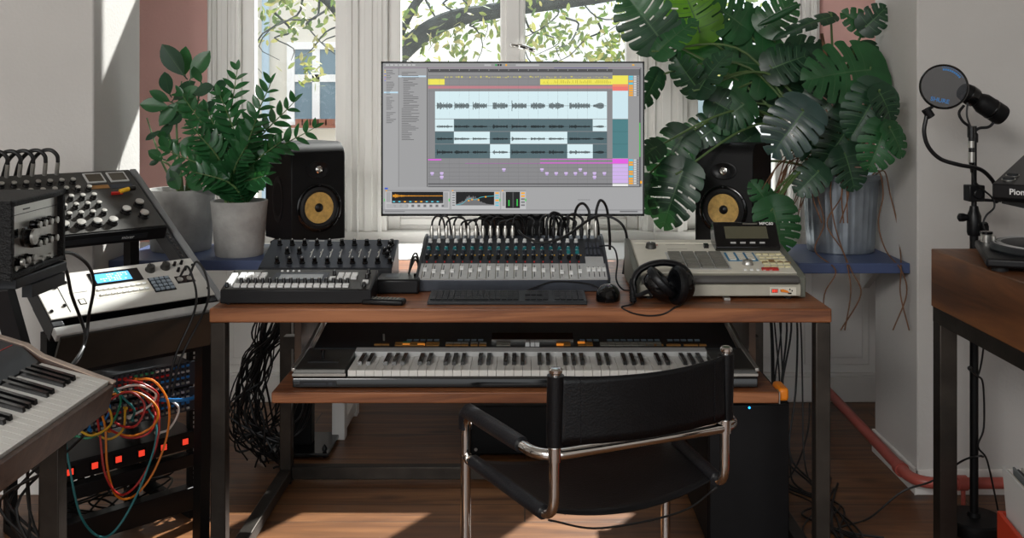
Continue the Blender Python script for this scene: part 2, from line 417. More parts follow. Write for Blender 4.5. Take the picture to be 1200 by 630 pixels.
b = MB(T0); b.cyl((fx(313), YF-.08, -4), (fx(313), YF-.08, 6), .05); P(b, 'drainpipe', mat('pale_blue_pipe', rgb(176, 196, 208), .5), t)
b = MB(T0)
for k in range(5): b.box(fx(352+k*9), fx(359+k*9), YF-.30, YF-.14, fz(146), fz(139))
b.box(fx(346), fx(398), YF-.32, YF, fz(149), fz(146))
P(b, 'flower_box', mat('terracotta', rgb(150, 98, 78), .8), t)
# far pale house in the middle
t2 = thing('distant_house', 'washed out white house with bluish windows far beyond the middle window', 'building', (2, 24, -4))
T2 = Tr(-2, -24, 4)
b = MB(T2); b.box(-4.2, 9, 24, 30, -4, 3.4); P(b, 'wall', mat('white_render', rgb(236, 238, 238), .9), t2)
for x in (-2.9, .2, 2.3, 4.2):
    b = MB(T2); b.box(x-.45, x+.45, 23.92, 24.0, .6, 2.2); P(b, 'window', mat('far_window', rgb(150, 168, 176), .2), t2)
for k in range(1): pass
# street tree
rnd = random.Random(3)
tree = thing('street_tree', 'street tree with a dark branch and yellowing leaves beyond the windows', 'tree', (-1.42, 9, -4))
TT = Tr(1.42, -9, 4)
b = MB(TT)
b.tube(spline([(-1.42, 9.0, -4), (-1.40, 9.0, -1.5), (-1.40, 9, .6), (-1.38, 9, 1.35), (-1.15, 9, 1.70), (-.75, 9, 2.0), (-.2, 9, 2.12), (1.2, 9, 2.35), (2.6, 9, 2.9)], 8), [.13-.0012*i for i in range(65)], 10)
b.tube(spline([(-1.25, 9, 1.66), (-.9, 9.1, 2.3), (-.2, 9.2, 2.7), (.6, 9.2, 3.1)], 6), [.05-.002*i for i in range(19)], 8)
b.tube(spline([(-1.38, 9, 1.35), (-1.7, 9, 2.1), (-2.2, 9, 2.4), (-2.9, 9.1, 2.5)], 6), [.05-.002*i for i in range(19)], 8)
for k in range(26):
    x = rnd.uniform(-3.2, 1.8); z = 2.1+rnd.uniform(-.1, .3)
    pts = [(x, 9, z)]; 
    for j in range(4): pts.append((pts[-1][0]+rnd.uniform(-.25, .25), 9+rnd.uniform(-.3, .3), pts[-1][2]-rnd.uniform(.02, .22)))
    b.tube(spline(pts, 3), [.012-.0008*i for i in range(13)], 5)
b.build('branch', mat('dark_bark', rgb(70, 76, 74), .9, var=.3), tree)
lf1 = leafmat('autumn_leaf', rgb(122, 132, 86), .6, .18); lf2 = leafmat('green_autumn_leaf', rgb(92, 112, 74), .6, .18); lf3 = leafmat('yellow_autumn_leaf', rgb(160, 156, 112), .6, .15)
b = MB(TT)
def oleaf(c, s):
    a = V((rnd.gauss(0, 1), rnd.gauss(0, .5), rnd.gauss(0, 1))).normalized(); c2 = a.orthogonal().normalized()
    q = Matrix.Rotation(rnd.uniform(0, 6.28), 3, a) @ c2; s2 = s*.42
    b.add([c-a*s, c-a*.3*s+q*s2, c+a*.5*s+q*s2*.8, c+a*s, c+a*.5*s-q*s2*.8, c-a*.3*s-q*s2], [(0, 1, 2, 3), (0, 3, 4, 5)])
clumps = []
for k in range(120):
    x = rnd.uniform(-1.3, 2.2)
    low = 1.72 if x < -.95 or x > .1 else 1.85
    z = rnd.uniform(low, 2.6) if rnd.random() < .75 else rnd.uniform(1.5, 1.9)
    clumps.append((x, rnd.uniform(8.6, 9.6), z))
for (x, y, z) in clumps:
    for j in range(rnd.randint(8, 20)):
        b.m = rnd.choice((0, 0, 1, 1, 2)); oleaf(V((x+rnd.gauss(0, .13), y+rnd.gauss(0, .15), z+rnd.gauss(0, .10))), rnd.uniform(.03, .055))
for k in range(190):   # the fringe hanging over the left window and the ivy there
    b.m = rnd.choice((0, 1, 2)); x = rnd.uniform(fx(290), fx(400))*9/YF; oleaf(V((x, rnd.uniform(8.7, 9.3), 1.83+.45*rnd.random()**.7)), rnd.uniform(.03, .055))
for k in range(40):
    b.m = rnd.choice((0, 2)); oleaf(V((-2.0+rnd.gauss(.08, .09), 8.9+rnd.gauss(0, .1), 1.60+rnd.gauss(0, .10))), .045)
o = b.build('foliage', [lf1, lf2, lf3], tree); o['kind'] = 'stuff'
# ============================================================ desk
def local(t): return Tr(*[-c for c in t.location])
desk = thing('studio_desk', 'long pine desk on a raw steel tube frame with a lower keyboard shelf', 'desk', (-.0115, 3.05, 0))
T = local(desk); XL, XR, YF0, YB = -.841, .818, 2.652, 3.45
b = MB(T); b.box(XL, XR, YF0, YB, .722, .76); b.build('tabletop', desk_m, desk, bevel=.004)
for x in (XL+.002, XR-.042):
    for y in (YF0+.004, YB-.044):
        b = MB(T); b.box(x, x+.04, y, y+.04, .0, .722); b.build('leg', steel_m, desk, bevel=.003)
for x in (XL+.002, XR-.042):
    b = MB(T); b.box(x, x+.04, YF0+.044, YB-.044, .012, .05); b.build('side_rail', steel_m, desk, bevel=.003)
b = MB(T); b.box(XL+.042, XR-.042, YB-.042, YB-.004, .015, .058); b.build('floor_bar', steel_m, desk, bevel=.003)
SF0, SB = 2.683, 3.30
b = MB(T); b.box(-.683, .685, SF0, SB, .498, .528); b.build('keyboard_shelf', desk_m, desk, bevel=.003)
for x in (-.682, .664):
    b = MB(T); b.box(x, x+.02, 2.95, SB, .528, .722); b.build('shelf_hanger', wood('hanger_wood', rgb(50, 34, 24), rgb(78, 55, 38), rgb(96, 70, 50), 2) if x < 0 else MATS['hanger_wood'], desk)
for x in (-.80, .74):    # outer runners between the legs and the shelf
    b = MB(T); b.box(x if x < 0 else .687, -.685 if x < 0 else .776, 3.30, 3.34, .49, .53); b.build('shelf_runner', steel_m, desk)
b = MB(T); b.box(-.683, .685, 3.30, 3.34, .49, .528); b.build('shelf_rail', steel_m, desk)
b = MB(T); b.box(.6855, .6875, SF0-.001, SF0+.03, .497, .529); b.build('shelf_edge_cap', silver_m, desk)
b = MB(T); b.box(.688, .715, SF0+.01, SF0+.09, .50, .535); b.build('shelf_clamp', orange_m, desk, bevel=.008)

# ============================================================ monitor
mw, mh = .854, .501
mon = thing('monitor', 'wide black monitor showing an audio editing program in front of the window', 'monitor', (-.039, 3.235, .76))
b = MB(); b.box(-.17, .17, -.025, .13, 0, .012); b.build('base', matt_black, mon, bevel=.004)
b = MB(); b.box(-.105, .105, .045, .075, .012, .45); b.build('neck', matt_black, mon, bevel=.006)
b = MB(); zb, zt = .178, .178+mh
b.prism([(0, zb), (0, zt), (.022, zt), (.045, zt-.08), (.045, zb+.08), (.022, zb)], -mw/2, mw/2); b.build('housing', black_plastic, mon)
b = MB(); e = .0055
b.box(-mw/2, mw/2, -.006, .001, zt-e, zt); b.box(-mw/2, mw/2, -.006, .001, zb, zb+.0075)
b.box(-mw/2, -mw/2+e, -.006, .001, zb, zt); b.box(mw/2-e, mw/2, -.006, .001, zb, zt); b.build('bezel', gloss_black, mon)
UI = []
def uim(r, g, bb):
    k = (r, g, bb)
    for i, (kk, m) in enumerate(UI):
        if kk == k: return i
    m = bpy.data.materials.new('screen_%d_%d_%d' % k); m.use_nodes = True; p = m.node_tree.nodes['Principled BSDF']
    p.inputs['Base Color'].default_value = (.01, .01, .01, 1); p.inputs['Roughness'].default_value = .5; p.inputs['Specular IOR Level'].default_value = .12
    p.inputs['Emission Color'].default_value = rgb(*k); p.inputs['Emission Strength'].default_value = 1.0
    UI.append((k, m)); return len(UI)-1
sb = MB(); W0, H0 = mw-2*e, mh-e-.0075
def ui(x0, y0, x1, y1, c, lv=1):   # layout on the screen face, 948 x 551 units
    sb.m = uim(*c); X0, X1 = [-W0/2+(x-30)/948*W0 for x in (x0, x1)]; Z1, Z0 = [zt-e-(y-47)/551*H0 for y in (y0, y1)]
    yy = -.0008-.00012*lv; sb.quad((X0, yy, Z0), (X1, yy, Z0), (X1, yy, Z1), (X0, yy, Z1))
rs = random.Random(5)
ui(30, 47, 978, 598, (163, 163, 164), 0)
ui(30, 47, 978, 60, (150, 150, 151)); ui(33, 61, 968, 66, (140, 130, 140))
ui(88, 68, 190, 500, (157, 157, 158)); ui(86, 62, 88, 500, (120, 120, 120)); ui(190, 62, 194, 500, (100, 100, 100))
ui(195, 68, 868, 80, (78, 78, 80)); ui(195, 80, 868, 92, (140, 140, 141)); ui(868, 68, 968, 92, (110, 110, 112))
ui(195, 92, 868, 500, (136, 136, 138)); ui(925, 92, 968, 500, (150, 150, 151)); ui(968, 62, 975, 500, (120, 120, 122))
for x in range(200, 868, 36): ui(x, 70, x+1.5, 74, (190, 190, 190), 2); ui(x, 92, x+.8, 500, (120, 120, 122), 2)
for y in (92, 104, 127, 148, 396, 415, 430, 445, 460, 472, 486): ui(195, y, 868, y+.9, (108, 108, 110), 2)
for x0, x1 in ((400, 425), (515, 600)):
    ui(x0, 51, x1, 57, (185, 185, 185), 2)
ui(440, 50, 446, 57, (40, 170, 80), 2); ui(448, 50, 454, 57, (20, 20, 20), 2); ui(457, 50, 463, 57, (20, 20, 20), 2); ui(477, 50, 483, 57, (245, 175, 40), 2)
for k in range(7): ui(40+k*16, 51, 52+k*16, 56, (195, 195, 195), 2)
ui(940, 51, 948, 56, (240, 175, 50), 2); ui(655, 63, 852, 65, (90, 90, 140), 2)
Y = (238, 228, 92)
ui(195, 104, 255, 126, Y, 2); ui(604, 104, 868, 126, Y, 2); ui(868, 92, 925, 124, Y, 2)
for k in range(46): ui(612+k*5.5, rs.choice((109, 114, 119)), 614+k*5.5, 121, (190, 176, 60), 3)
for k in range(60):
    x = 255+k*10; ui(x, 94+rs.randint(0, 3)*2, x+rs.uniform(2, 9), 96.5+rs.randint(0, 2)*2, (205, 196, 96), 3)
ui(195, 130, 868, 140, (190, 128, 136), 2); ui(868, 124, 925, 148, (236, 120, 112), 2); ui(868, 126, 925, 132, (240, 150, 100), 3)
CY = (214, 236, 241); TL = (76, 126, 132); DK = (84, 106, 112)
ui(220, 150, 848, 250, CY, 2); ui(868, 148, 925, 250, (205, 230, 238), 2); ui(868, 252, 925, 395, TL, 2); ui(868, 297, 925, 298, (50, 90, 95), 3); ui(868, 343, 925, 344, (50, 90, 95), 3)
for y0, y1 in ((252, 296), (298, 342), (344, 395)): ui(220, y0, 848, y1, DK, 2)
for r4 in ((220, 252, 289, 296), (796, 252, 848, 296), (289, 298, 420, 342), (495, 298, 703, 342), (421, 344, 494, 395), (703, 344, 796, 395)): ui(*r4, CY, 3)
bursts = [(227, 286), (291, 346), (358, 411), (431, 486), (500, 556), (570, 622), (636, 692), (711, 788), (798, 838)]
for cy, amp in ((203, 17), (279, 7), (324, 6.5), (373, 8)):
    ui(222, cy-.6, 846, cy+.6, (18, 18, 20), 4)
    for (a, c) in bursts:
        n = int((c-a)/2.6)
        for k in range(n):
            t = k/n; h = amp*(.30+.55*rs.random()*(1-.6*t))*(1.5 if rs.random() < .08 else 1)
            if a == 500 and k == 0: h = amp*1.15
            if a == 798: h = amp*(.25+.7*sin(t*pi)*t)
            x = a+k*2.6; ui(x, cy-h, x+2, cy+h, (14, 14, 16), 4)
MG = (226, 96, 222); LI = (206, 178, 232)
ui(195, 398, 243, 403, MG, 2); ui(604, 398, 868, 400, MG, 2); ui(330, 413, 868, 414.5, (180, 100, 180), 2); ui(604, 411, 868, 414, MG, 3); ui(868, 397, 925, 415, MG, 2)
for k in range(5): ui(868, 417+k*14, 925, 430+k*14, LI, 2)
for x, y in ((203, 446), (238, 446), (238, 460), (465, 432), (604, 432), (622, 446), (656, 446), (692, 446), (726, 446), (744, 432), (762, 446), (796, 446), (796, 460), (832, 446)):
    ui(x, y, x+13, y+6, (214, 190, 236), 3); ui(x+2, y+6, x+11, y+12, (180, 160, 205), 3)
ui(195, 488, 868, 491, (70, 70, 72), 3); ui(868, 490, 925, 497, (240, 240, 240), 2); ui(195, 498, 968, 501, (90, 90, 92), 3)
y = 93
while y < 490:
    if y < 165 or y > 396:
        ui(928, y, 943, y+6, rs.choice(((244, 168, 40), (244, 168, 40), (90, 200, 220))), 2); ui(946, y, 955, y+6, (205, 205, 205), 2); ui(957, y, 964, y+6, (120, 120, 122), 2)
    y += 8.5
ui(966, 68, 970, 500, (70, 70, 72), 2); ui(966.5, 265, 969.5, 390, (70, 200, 80), 3); ui(969, 478, 976, 488, (244, 168, 40), 3)
ui(33, 151, 85, 157, (190, 220, 236), 2); ui(86, 92, 187, 98, (200, 222, 236), 2)
for k in range(32):
    yy = 72+k*6.2
    if k % 9 != 6: ui(42, yy, 42+rs.uniform(12, 38), yy+1.8, (70, 70, 72), 3)
    if k < 7: ui(36, yy, 39.5, yy+3, rs.choice(((240, 180, 60), (210, 110, 170), (240, 230, 90), (120, 120, 220))), 3)
for k in range(42):
    yy = 80+k*6; ui(98+(k > 3 and k < 22)*6, yy, 112+rs.uniform(8, 52), yy+1.8, (78, 78, 80), 3)
# lower device strip
for x0, x1 in ((38, 272), (280, 457), (462, 552)): ui(x0, 511, x1, 582, (188, 188, 189), 2); ui(x0, 511, x1, 517, (150, 150, 152), 3); ui(x0+2, 512, x0+7, 516, (244, 168, 40), 4)
ui(62, 518, 250, 560, (22, 22, 24), 3); ui(62, 550, 250, 560, (60, 60, 62), 4)
for k in range(70):
    h = 9*math.exp(-k/9)*rs.random()+1.3; ui(66+k*2.6, 533-h, 68+k*2.6, 533+h, (240, 160, 40), 5)
for k in range(9): ui(66+k*20, 552, 74+k*20, 556, rs.choice(((244, 168, 40), (90, 200, 220))), 5); ui(68+k*22, 565, 78+k*22, 574, (110, 110, 112), 4)
ui(42, 562, 120, 578, (170, 170, 171), 4); ui(252, 520, 268, 576, (160, 160, 162), 4); ui(42, 519, 58, 556, (160, 160, 162), 4)
ui(296, 518, 436, 568, (26, 26, 28), 3)
for k in range(50):
    h = 3+36*math.exp(-((k-20)/13.0)**2)*(.6+.4*rs.random()); ui(296+k*2.8, 568-h, 298.9+k*2.8, 568, (112, 112, 114), 4)
pv = None
for k in range(60):
    x = 296+k*2.33; yy = 566-22*(1/(1+math.exp(-(k-14)/3)))-12*(k/60)+8*math.exp(-((k-30)/6)**2); ui(x, yy, x+2.6, yy+1.6, (80, 190, 205), 5)
for x, yy in ((340, 548), (352, 544), (376, 545), (402, 534)): ui(x, yy, x+6, yy+5, (244, 168, 40), 6)
for k in range(6): ui(440, 520+k*9, 453, 525+k*9, (244, 168, 40) if k in (0, 3) else (110, 190, 205), 4); ui(283, 520+k*9, 293, 524+k*9, (120, 120, 122), 4)
ui(478, 518, 530, 578, (30, 30, 32), 3); ui(488, 548, 492, 570, (60, 200, 80), 5); ui(518, 545, 522, 570, (60, 200, 80), 5); ui(503, 520, 507, 576, (80, 80, 82), 5); ui(466, 520, 475, 570, (150, 150, 152), 4)
for k in range(5): ui(534, 520+k*11, 548, 526+k*11, (244, 168, 40) if k == 0 or k == 1 else (120, 120, 122), 4)
ui(36, 503, 48, 509, (60, 90, 200), 3); ui(270, 543, 274, 553, (60, 200, 80), 5); ui(455, 543, 459, 553, (60, 200, 80), 5); ui(549, 543, 553, 553, (60, 200, 80), 5); ui(33, 543, 36, 553, (60, 200, 80), 5)
for k in range(9): ui(742+k*5, 546, 745.5+k*5, 549, (120, 120, 122), 3)
ui(30, 584, 978, 586, (110, 110, 112), 2); ui(895, 588, 960, 593, (110, 110, 112), 3); ui(36, 589, 110, 592, (120, 120, 122), 3)
scr = sb.build('screen', [m for _, m in UI], mon)

# ============================================================ speakers
def speaker(label, x, y, yaw, zb):
    t = thing('studio_speaker', label, 'speaker', (x, y, zb), yaw, 'studio monitor speakers')
    h, hw, hd = .362, .1085, .115
    prof = [(hd, 0), (hd, h), (-hd+.055, h)]
    for k in range(1, 8):
        a = pi/2*k/8; prof.append((-hd+.055-.055*sin(a), h-.055+.055*cos(a)))
    prof += [(-hd, 0)]
    b = MB(); b.prism(prof, -hw, hw); b.build('cabinet', matt_black, t, bevel=.004)
    def ring(c, rx, rz, prf, m, name, par=t):
        b = MB(Tr(0, -hd, c) @ Rx(pi/2)); b.lathe(prf, sx=rx, sy=rz, n=40, cap=False); return b.build(name, m, par)
    ring(.262, 1.55, 1.0, [(.0315, -.002), (.0315, .0035), (.0285, .0045), (.020, .001), (.014, -.001)], black_plastic, 'waveguide')
    ring(.262, 1, 1, [(.0135, 0), (.0135, .003), (.0105, .004), (.009, .002)], chrome, 'tweeter_ring')
    ring(.262, 1, 1, [(.0095, .001), (.007, .004), (.003, .0055), (1e-6, .006)], silver_m, 'tweeter')
    wf = ring(.122, 1, 1, [(.089, -.002), (.089, .006), (.086, .008), (.079, .008), (.078, .005), (.076, .004)], gloss_black, 'woofer_frame')
    ring(.122, 1, 1, [(.0775, .004), (.073, .006), (.068, .009), (.062, .008), (.0575, .004)], rubber_m, 'surround')
    ring(.122, 1, 1, [(.0575, .0042), (.046, .0026), (.030, .0014), (.018, .0008), (1e-6, .0007)], gold_m, 'woofer_cone')
    ring(.122, 1, 1, [(.0165, .0005), (.0155, .004), (.010, .008), (1e-6, .010)], black_plastic, 'dust_cap')
    for k in range(6):
        a = k*pi/3+pi/6; b = MB(); b.cyl((.083*cos(a), -hd-.0075, .122+.083*sin(a)), (.083*cos(a), -hd-.0105, .122+.083*sin(a)), .0035, n=8); b.build('screw', black_plastic, wf)
    # oval passive radiator on the side
    for sxx in (-1, 1):
        b = MB(Tr(sxx*hw, .0, .15) @ Ry(sxx*pi/2)); b.lathe([(.045, -.001), (.045, .002), (.040, .003), (.032, -.0005), (1e-6, .0)], sx=1.9, sy=1.0, n=30); b.build('side_radiator', black_plastic, t)
    return t
speaker('black studio speaker with a tan woven cone left of the screen beside the concrete pots', -.83, 3.76, R(38), .795)
speaker('black studio speaker with a tan woven cone behind the grey drum sampler and monstera leaves', .776, 3.70, -R(30), .795)
def spk_stand(label, x, y):
    t = thing('speaker_stand', label, 'speaker stand', (x, y, 0), 0, 'floor stands of the speakers')
    b = MB(); b.box(-.118, .118, -.12, .12, .008, .022); b.build('base_plate', gloss_black, t, bevel=.003)
    for sx in (-1, 1):
        for sy in (-1, 1):
            b = MB(); b.lathe([(.005, 0), (.008, .004), (.008, .008), (.006, .024), (.010, .028), (.010, .036), (.005, .044), (1e-6, .05)], (sx*.10, sy*.10, 0), 10); b.build('spike', black_plastic, t)
    b = MB(); b.box(-.037, .037, -.03, .03, .022, .783); b.build('column', matt_black, t, bevel=.003)
    b = MB(); b.box(-.10, .10, -.10, .10, .783, .795); b.build('top_plate', matt_black, t, bevel=.002)
spk_stand('black speaker stand with glossy base plate seen on the floor under the left desk side', -.836, 3.76)
spk_stand('black speaker stand under the right speaker behind the desk', .776, 3.70)

# ============================================================ big mixer
mx0, mx1, my0 = -.3135, .244, 2.882
mixer = thing('mixing_console', 'wide analogue mixing console full of knobs and faders in the middle of the desk', 'mixer', (mx0, my0, .76))
MW = mx1-mx0; TH = R(17); LP = .268
b = MB(); zf = .037; d = LP*cos(TH); zr = zf+LP*sin(TH)
b.prism([(0, .0), (0, zf-.002), (d, zr-.002), (d+.055, zr+.006), (d+.055, .0)], .003, MW-.003); b.build('chassis', slate_m, mixer, bevel=.003)
PM = Tr(0, 0, zf) @ Rx(TH)
b = MB(PM); b.box(.002, MW-.002, 0, .098, -.004, .001)
b.build('fader_panel', lsilver, mixer)
b = MB(PM); b.box(.002, MW-.002, .098, LP, -.004, .001); b.build('knob_panel', charcoal, mixer)
for x in (-.004, MW-.004):
    b = MB(); b.prism([(-.004, 0), (-.004, zf+.003), (d, zr+.004), (d+.058, zr+.010), (d+.058, 0)], x, x+.008); b.build('side_cheek', charcoal, mixer)
NS = 18; dx = (MW-.075)/NS
kn = [knob_mesh('knob', .0058, .011, [m, whitep], n=10) for m in (whitep, teal_m, slate_m, black_plastic)]
mats = {0: [], 1: [], 2: [], 3: []}
for i in range(NS):
    x = .018+dx*i
    for j, (yy, kind) in enumerate(((.245, 0), (.216, 2), (.190, 1), (.168, 2 if i < 16 else 1), (.135, 3))):
        mats[kind].append(PM @ Tr(x, yy, .001) @ Rz(rs.uniform(-2, 2)))
for k in mats: rep('knob', kn[k], mixer, mats[k])
fb = MB(); fb.prism([(-.0065, 0), (-.0055, .007), (-.002, .0055), (.002, .0055), (.0055, .007), (.0065, 0)], -.0055, .0055)
fm = fb.mesh('fader_cap', [whitep, black_plastic])
FM = []
ys = [.05, .04, .035, .042, .06, .045, .05, .06, .058, .055, .06, .055, .05, .045, .048, .035, .03, .04]
for i in range(NS): FM.append(PM @ Tr(.020+dx*i, ys[i], .002))
for k in range(4): FM.append(PM @ Tr(MW-.056+k*.015, .05, .002))
rep('fader_cap', fm, mixer, FM)
b = MB(PM)
for i in range(NS): b.box(.019+dx*i, .021+dx*i, .012, .085, .001, .0016)
for k in range(4): b.box(MW-.057+k*.015, MW-.055+k*.015, .012, .085, .001, .0016)
b.build('fader_slots', gloss_black, mixer)
b = MB(PM)
for i in range(NS): b.box(.004+.011+dx*i, .0155+dx*i-.0035, .0, .098, .001, .0013)
b.m = 1
for i in range(NS): b.box(.020+dx*i-.002, .020+dx*i+.002, .104, .109, .001, .004)
b.m = 2
for i in range(NS): b.box(.026+dx*i, .030+dx*i, .150, .153, .001, .0035)
b.m = 3
for i in range(NS): b.box(.010+dx*i, .013+dx*i, .150, .262, .001, .0014)
b.build('panel_marks', [dim_label, red_m, yellow_m, slate_m], mixer)
b = MB(PM); b.box(MW-.062, MW-.008, .075, .14, .001, .003); b.build('master_section', lsilver, mixer)
b = MB(PM)
for k in range(8): b.box(MW-.058+(k % 4)*.012, MW-.050+(k % 4)*.012, .15+(k//4)*.05, .185+(k//4)*.05, .001, .006)
b.build('master_buttons', slate_m, mixer)
# plugs and cables rising from the back of the mixer
YJ, ZJ = my0+d+.028, .76+zr+.004
def plug_cable(px, label, group, end, h, back, tall=.036, pm=silver_m, r=.0032):
    x = (px-615)*YJ/F
    t = thing('plug_cable', label, 'cable', (x, YJ, ZJ), 0, group)
    b = MB(); b.lathe([(.0045, -.004), (.0045, .004), (.0068, .005), (.0068, tall*.72), (.0048, tall*.8), (.0042, tall)], n=10); b.build('plug', pm, t)
    ex = (end-615)*YJ/F-x
    b = MB(); b.tube(spline([(0, 0, tall*.9), (.003, .0, tall+h*.55), (ex*.35, back*.3, tall+h), (ex*.8, back*.8, tall+h*.5), (ex, back, -.0), (ex*1.05, back+.02, -.05-.0)], 7), r, 7)
    b.build('cord', cable_black, t)
GL = 'silver plugged cables along the back left of the mixing console'
for i in range(12):
    plug_cable(506+i*8.6, 'black cable with a silver plug standing in the back left of the mixing console', GL, 506+i*8.6+rs.uniform(12, 28), rs.uniform(.008, .03), rs.uniform(.05, .08))
GR = 'black plugged cables along the back right of the mixing console'
for i in range(9):
    plug_cable(624+i*8.2, 'black cable with a black plug looping from the back right of the mixing console', GR, 624+i*8.2+rs.uniform(-26, 26), rs.uniform(.02, .05), rs.uniform(.045, .08), .035, black_plastic, .0045)
for px, end, h in ((689, 672, .05), (698, 716, .06)):
    plug_cable(px, 'black cable with long silver plug at the mixing console right end, %s' % ('the left one' if px < 690 else 'the right one'), None, end, h, .05, .055, silver_m, .0045)
# cable that arches across the mixer towards the sampler
x0 = (600-615)*3.1/F
b = MB(); b.tube(spline([(-.02, 3.05, .915), (.0, 3.02, .90), (.05, 3.0, .885), (.12, 3.02, .90), (.20, 3.08, .945), (.25, 3.1, .955), (.30, 3.1, .93), (.32, 3.12, .88), (.315, 3.14, .80), (.31, 3.14, .766)], 8), .0042, 8)
tag(b.build('audio_cable', cable_black), 'thick black cable arching over the right end of the mixing console', 'cable')
b = MB(); b.tube(spline([(.22, 3.1, .86), (.265, 3.02, .87), (.275, 2.96, .84), (.268, 2.92, .79), (.285, 2.9, .764), (.31, 2.88, .764), (.315, 2.80, .775), (.297, 2.742, .826)], 8), .0026, 7)
tag(b.build('audio_cable', cable_black), 'thin black cable dropping beside the mixing console to the plug adapter', 'cable')

# ============================================================ step sequencer, front left
sx0, sx1, sy0 = -.826, -.417, 2.70
seq = thing('step_sequencer', 'black step sequencer with rows of white square buttons at the front left of the desk', 'drum machine', (sx0, sy0, .76))
SW = sx1-sx0; th = R(14); lp = .135; zf = .040; d = lp*cos(th); zr = zf+lp*sin(th)
b = MB(); b.prism([(0, .004), (0, zf), (d, zr), (d, .004)], 0, SW); b.build('case', black_plastic, seq, bevel=.002)
for x in (.02, SW-.02):
    for y in (.01, d-.01): b = MB(); b.cyl((x, y, 0), (x, y, .004), .006, n=8); b.build('foot', rubber_m, seq)
PM = Tr(0, 0, zf) @ Rx(th)
b = MB(PM); b.box(.005, SW-.005, .004, lp-.004, 0, .0012); b.build('panel', dgrey, seq)
kb = MB(); kb.box(-.0078, .0078, -.0078, .0078, 0, .006); kbm = kb.mesh('button', whitep)
kb2 = MB(); kb2.box(-.0070, .0070, -.0075, .0075, 0, .006); kbm2 = kb2.mesh('button', whitep)
B1 = []
for i in range(16): B1.append(PM @ Tr(.040+i*.0198, .022, .001))
for i in range(4):
    for j in range(2): B1.append(PM @ Tr(.038+i*.0195, .074+j*.020, .001))
for i in range(3):
    for j in range(2): B1.append(PM @ Tr(.312+i*.019, .074+j*.020, .001))
for j in range(4): B1.append(PM @ Tr(.014, .036+j*.018, .001))
B1 += [PM @ Tr(.292, .068, .001), PM @ Tr(SW-.022, .045, .001)]
rep('button', kbm, seq, B1)
km = knob_mesh('knob', .0052, .013, [gloss_black, whitep], n=10)
K1 = [PM @ Tr(.045+i*.0195, .047, .001) for i in range(16)]+[PM @ Tr(.292, .098, .001), PM @ Tr(SW-.022, .105, .001), PM @ Tr(SW-.022, .075, .001), PM @ Tr(SW-.022, .022, .001), PM @ Tr(.014, .018, .001)]
rep('knob', km, seq, K1)
b = MB(PM); b.box(.125, .275, .062, .112, .001, .002); b.build('display_frame', slate_m, seq)
b = MB(PM); b.box(.142, .262, .068, .098, .002, .003); b.build('display', mat('pale_lcd', rgb(150, 154, 156), .15), seq)
b = MB(PM)
for i in range(4): b.ball((.14+i*.016, .122, .001), .004, n=8)
b.build('lamps', whitep, seq)

# ============================================================ knobby synthesizer, rear left
ax0, ax1, ay0 = -.811, -.404, 3.02
syn = thing('desktop_synthesizer', 'slate desktop synthesizer with tall black knobs behind the white buttoned sequencer', 'synthesizer', (ax0, ay0, .76))
SW = ax1-ax0; th = R(20); lp = .19; zf = .042; d = lp*cos(th); zr = zf+lp*sin(th)
b = MB(); b.prism([(0, 0), (0, zf), (d, zr), (d, 0)], 0, SW); b.build('case', charcoal, syn, bevel=.003)
PM = Tr(0, 0, zf) @ Rx(th)
b = MB(PM); b.box(.004, SW-.004, .006, lp-.006, 0, .0015); b.build('panel', slate_m, syn)
km = knob_mesh('knob', .0068, .020, [gloss_black, whitep], skirt=1.3, n=12)
K = [PM @ Tr(.052+i*.0385, .035, .001) for i in range(10)]+[PM @ Tr(.034+i*.0395, .150, .001) for i in range(10)]
K += [PM @ Tr(.07+i*.038, .095, .001) for i in (0, 1, 8)]+[PM @ Tr(SW-.022, .075+i*.032, .001) for i in range(3)]
rep('knob', km, syn, K)
b = MB(PM)
for i in range(8): b.box(.145+i*.03, .148+i*.03, .07, .12, .0015, .003); b.ball((.145+i*.03, .10, .002), .004, n=8)
for i in range(3): b.box(.06+i*.06, .11+i*.06, .175, .179, .0015, .002)
o = b.build('toggle_switch', silver_m, syn); o['kind'] = 'stuff'

# small box, remote
t = thing('power_box', 'small black adapter box on the desk beside the sequencer', 'box', (-.365, 2.90, .76))
b = MB(); b.box(-.062, .062, -.055, .055, 0, .042); b.build('case', black_plastic, t, bevel=.006)
b = MB(); b.box(-.04, .0, -.02, .03, .042, .0428); b.build('sticker', slate_m, t)
b = MB(); b.cyl((.045, 0, .042), (.045, 0, .05), .004, n=8); b.build('button', gloss_black, t)
for k, (ey, ez) in enumerate(((.02, .0), (.035, .01), (.01, .02))):
    b = MB(); b.tube(spline([(-.345, 2.935+k*.01, .795), (-.337, 2.96, .82+ez), (-.330, 2.99, .835+ez), (-.326, 3.03, .82+ez), (-.328, 3.07, .80), (-.33, 3.12, .766)], 6), .0028, 7)
    tag(b.build('power_cable', cable_black), 'thin black cable curving between the small adapter box and the mixing console', 'cable', 'cables by the adapter box')
rem = thing('remote_control', 'black remote control lying on the desk in front of the adapter box', 'remote control', (-.383, 2.71, .76), R(-9))
b = MB(); b.box(-.058, .058, -.021, .021, 0, .016); b.build('body', black_plastic, rem, bevel=.006)
rb = MB(); rb.lathe([(.0032, 0), (.0032, .0015), (1e-6, .002)], n=8); rbm = rb.mesh('button', dim_label)
rep('button', rbm, rem, [Tr(-.045+i*.0105, -.010+j*.010, .016) for i in range(9) for j in range(3)])

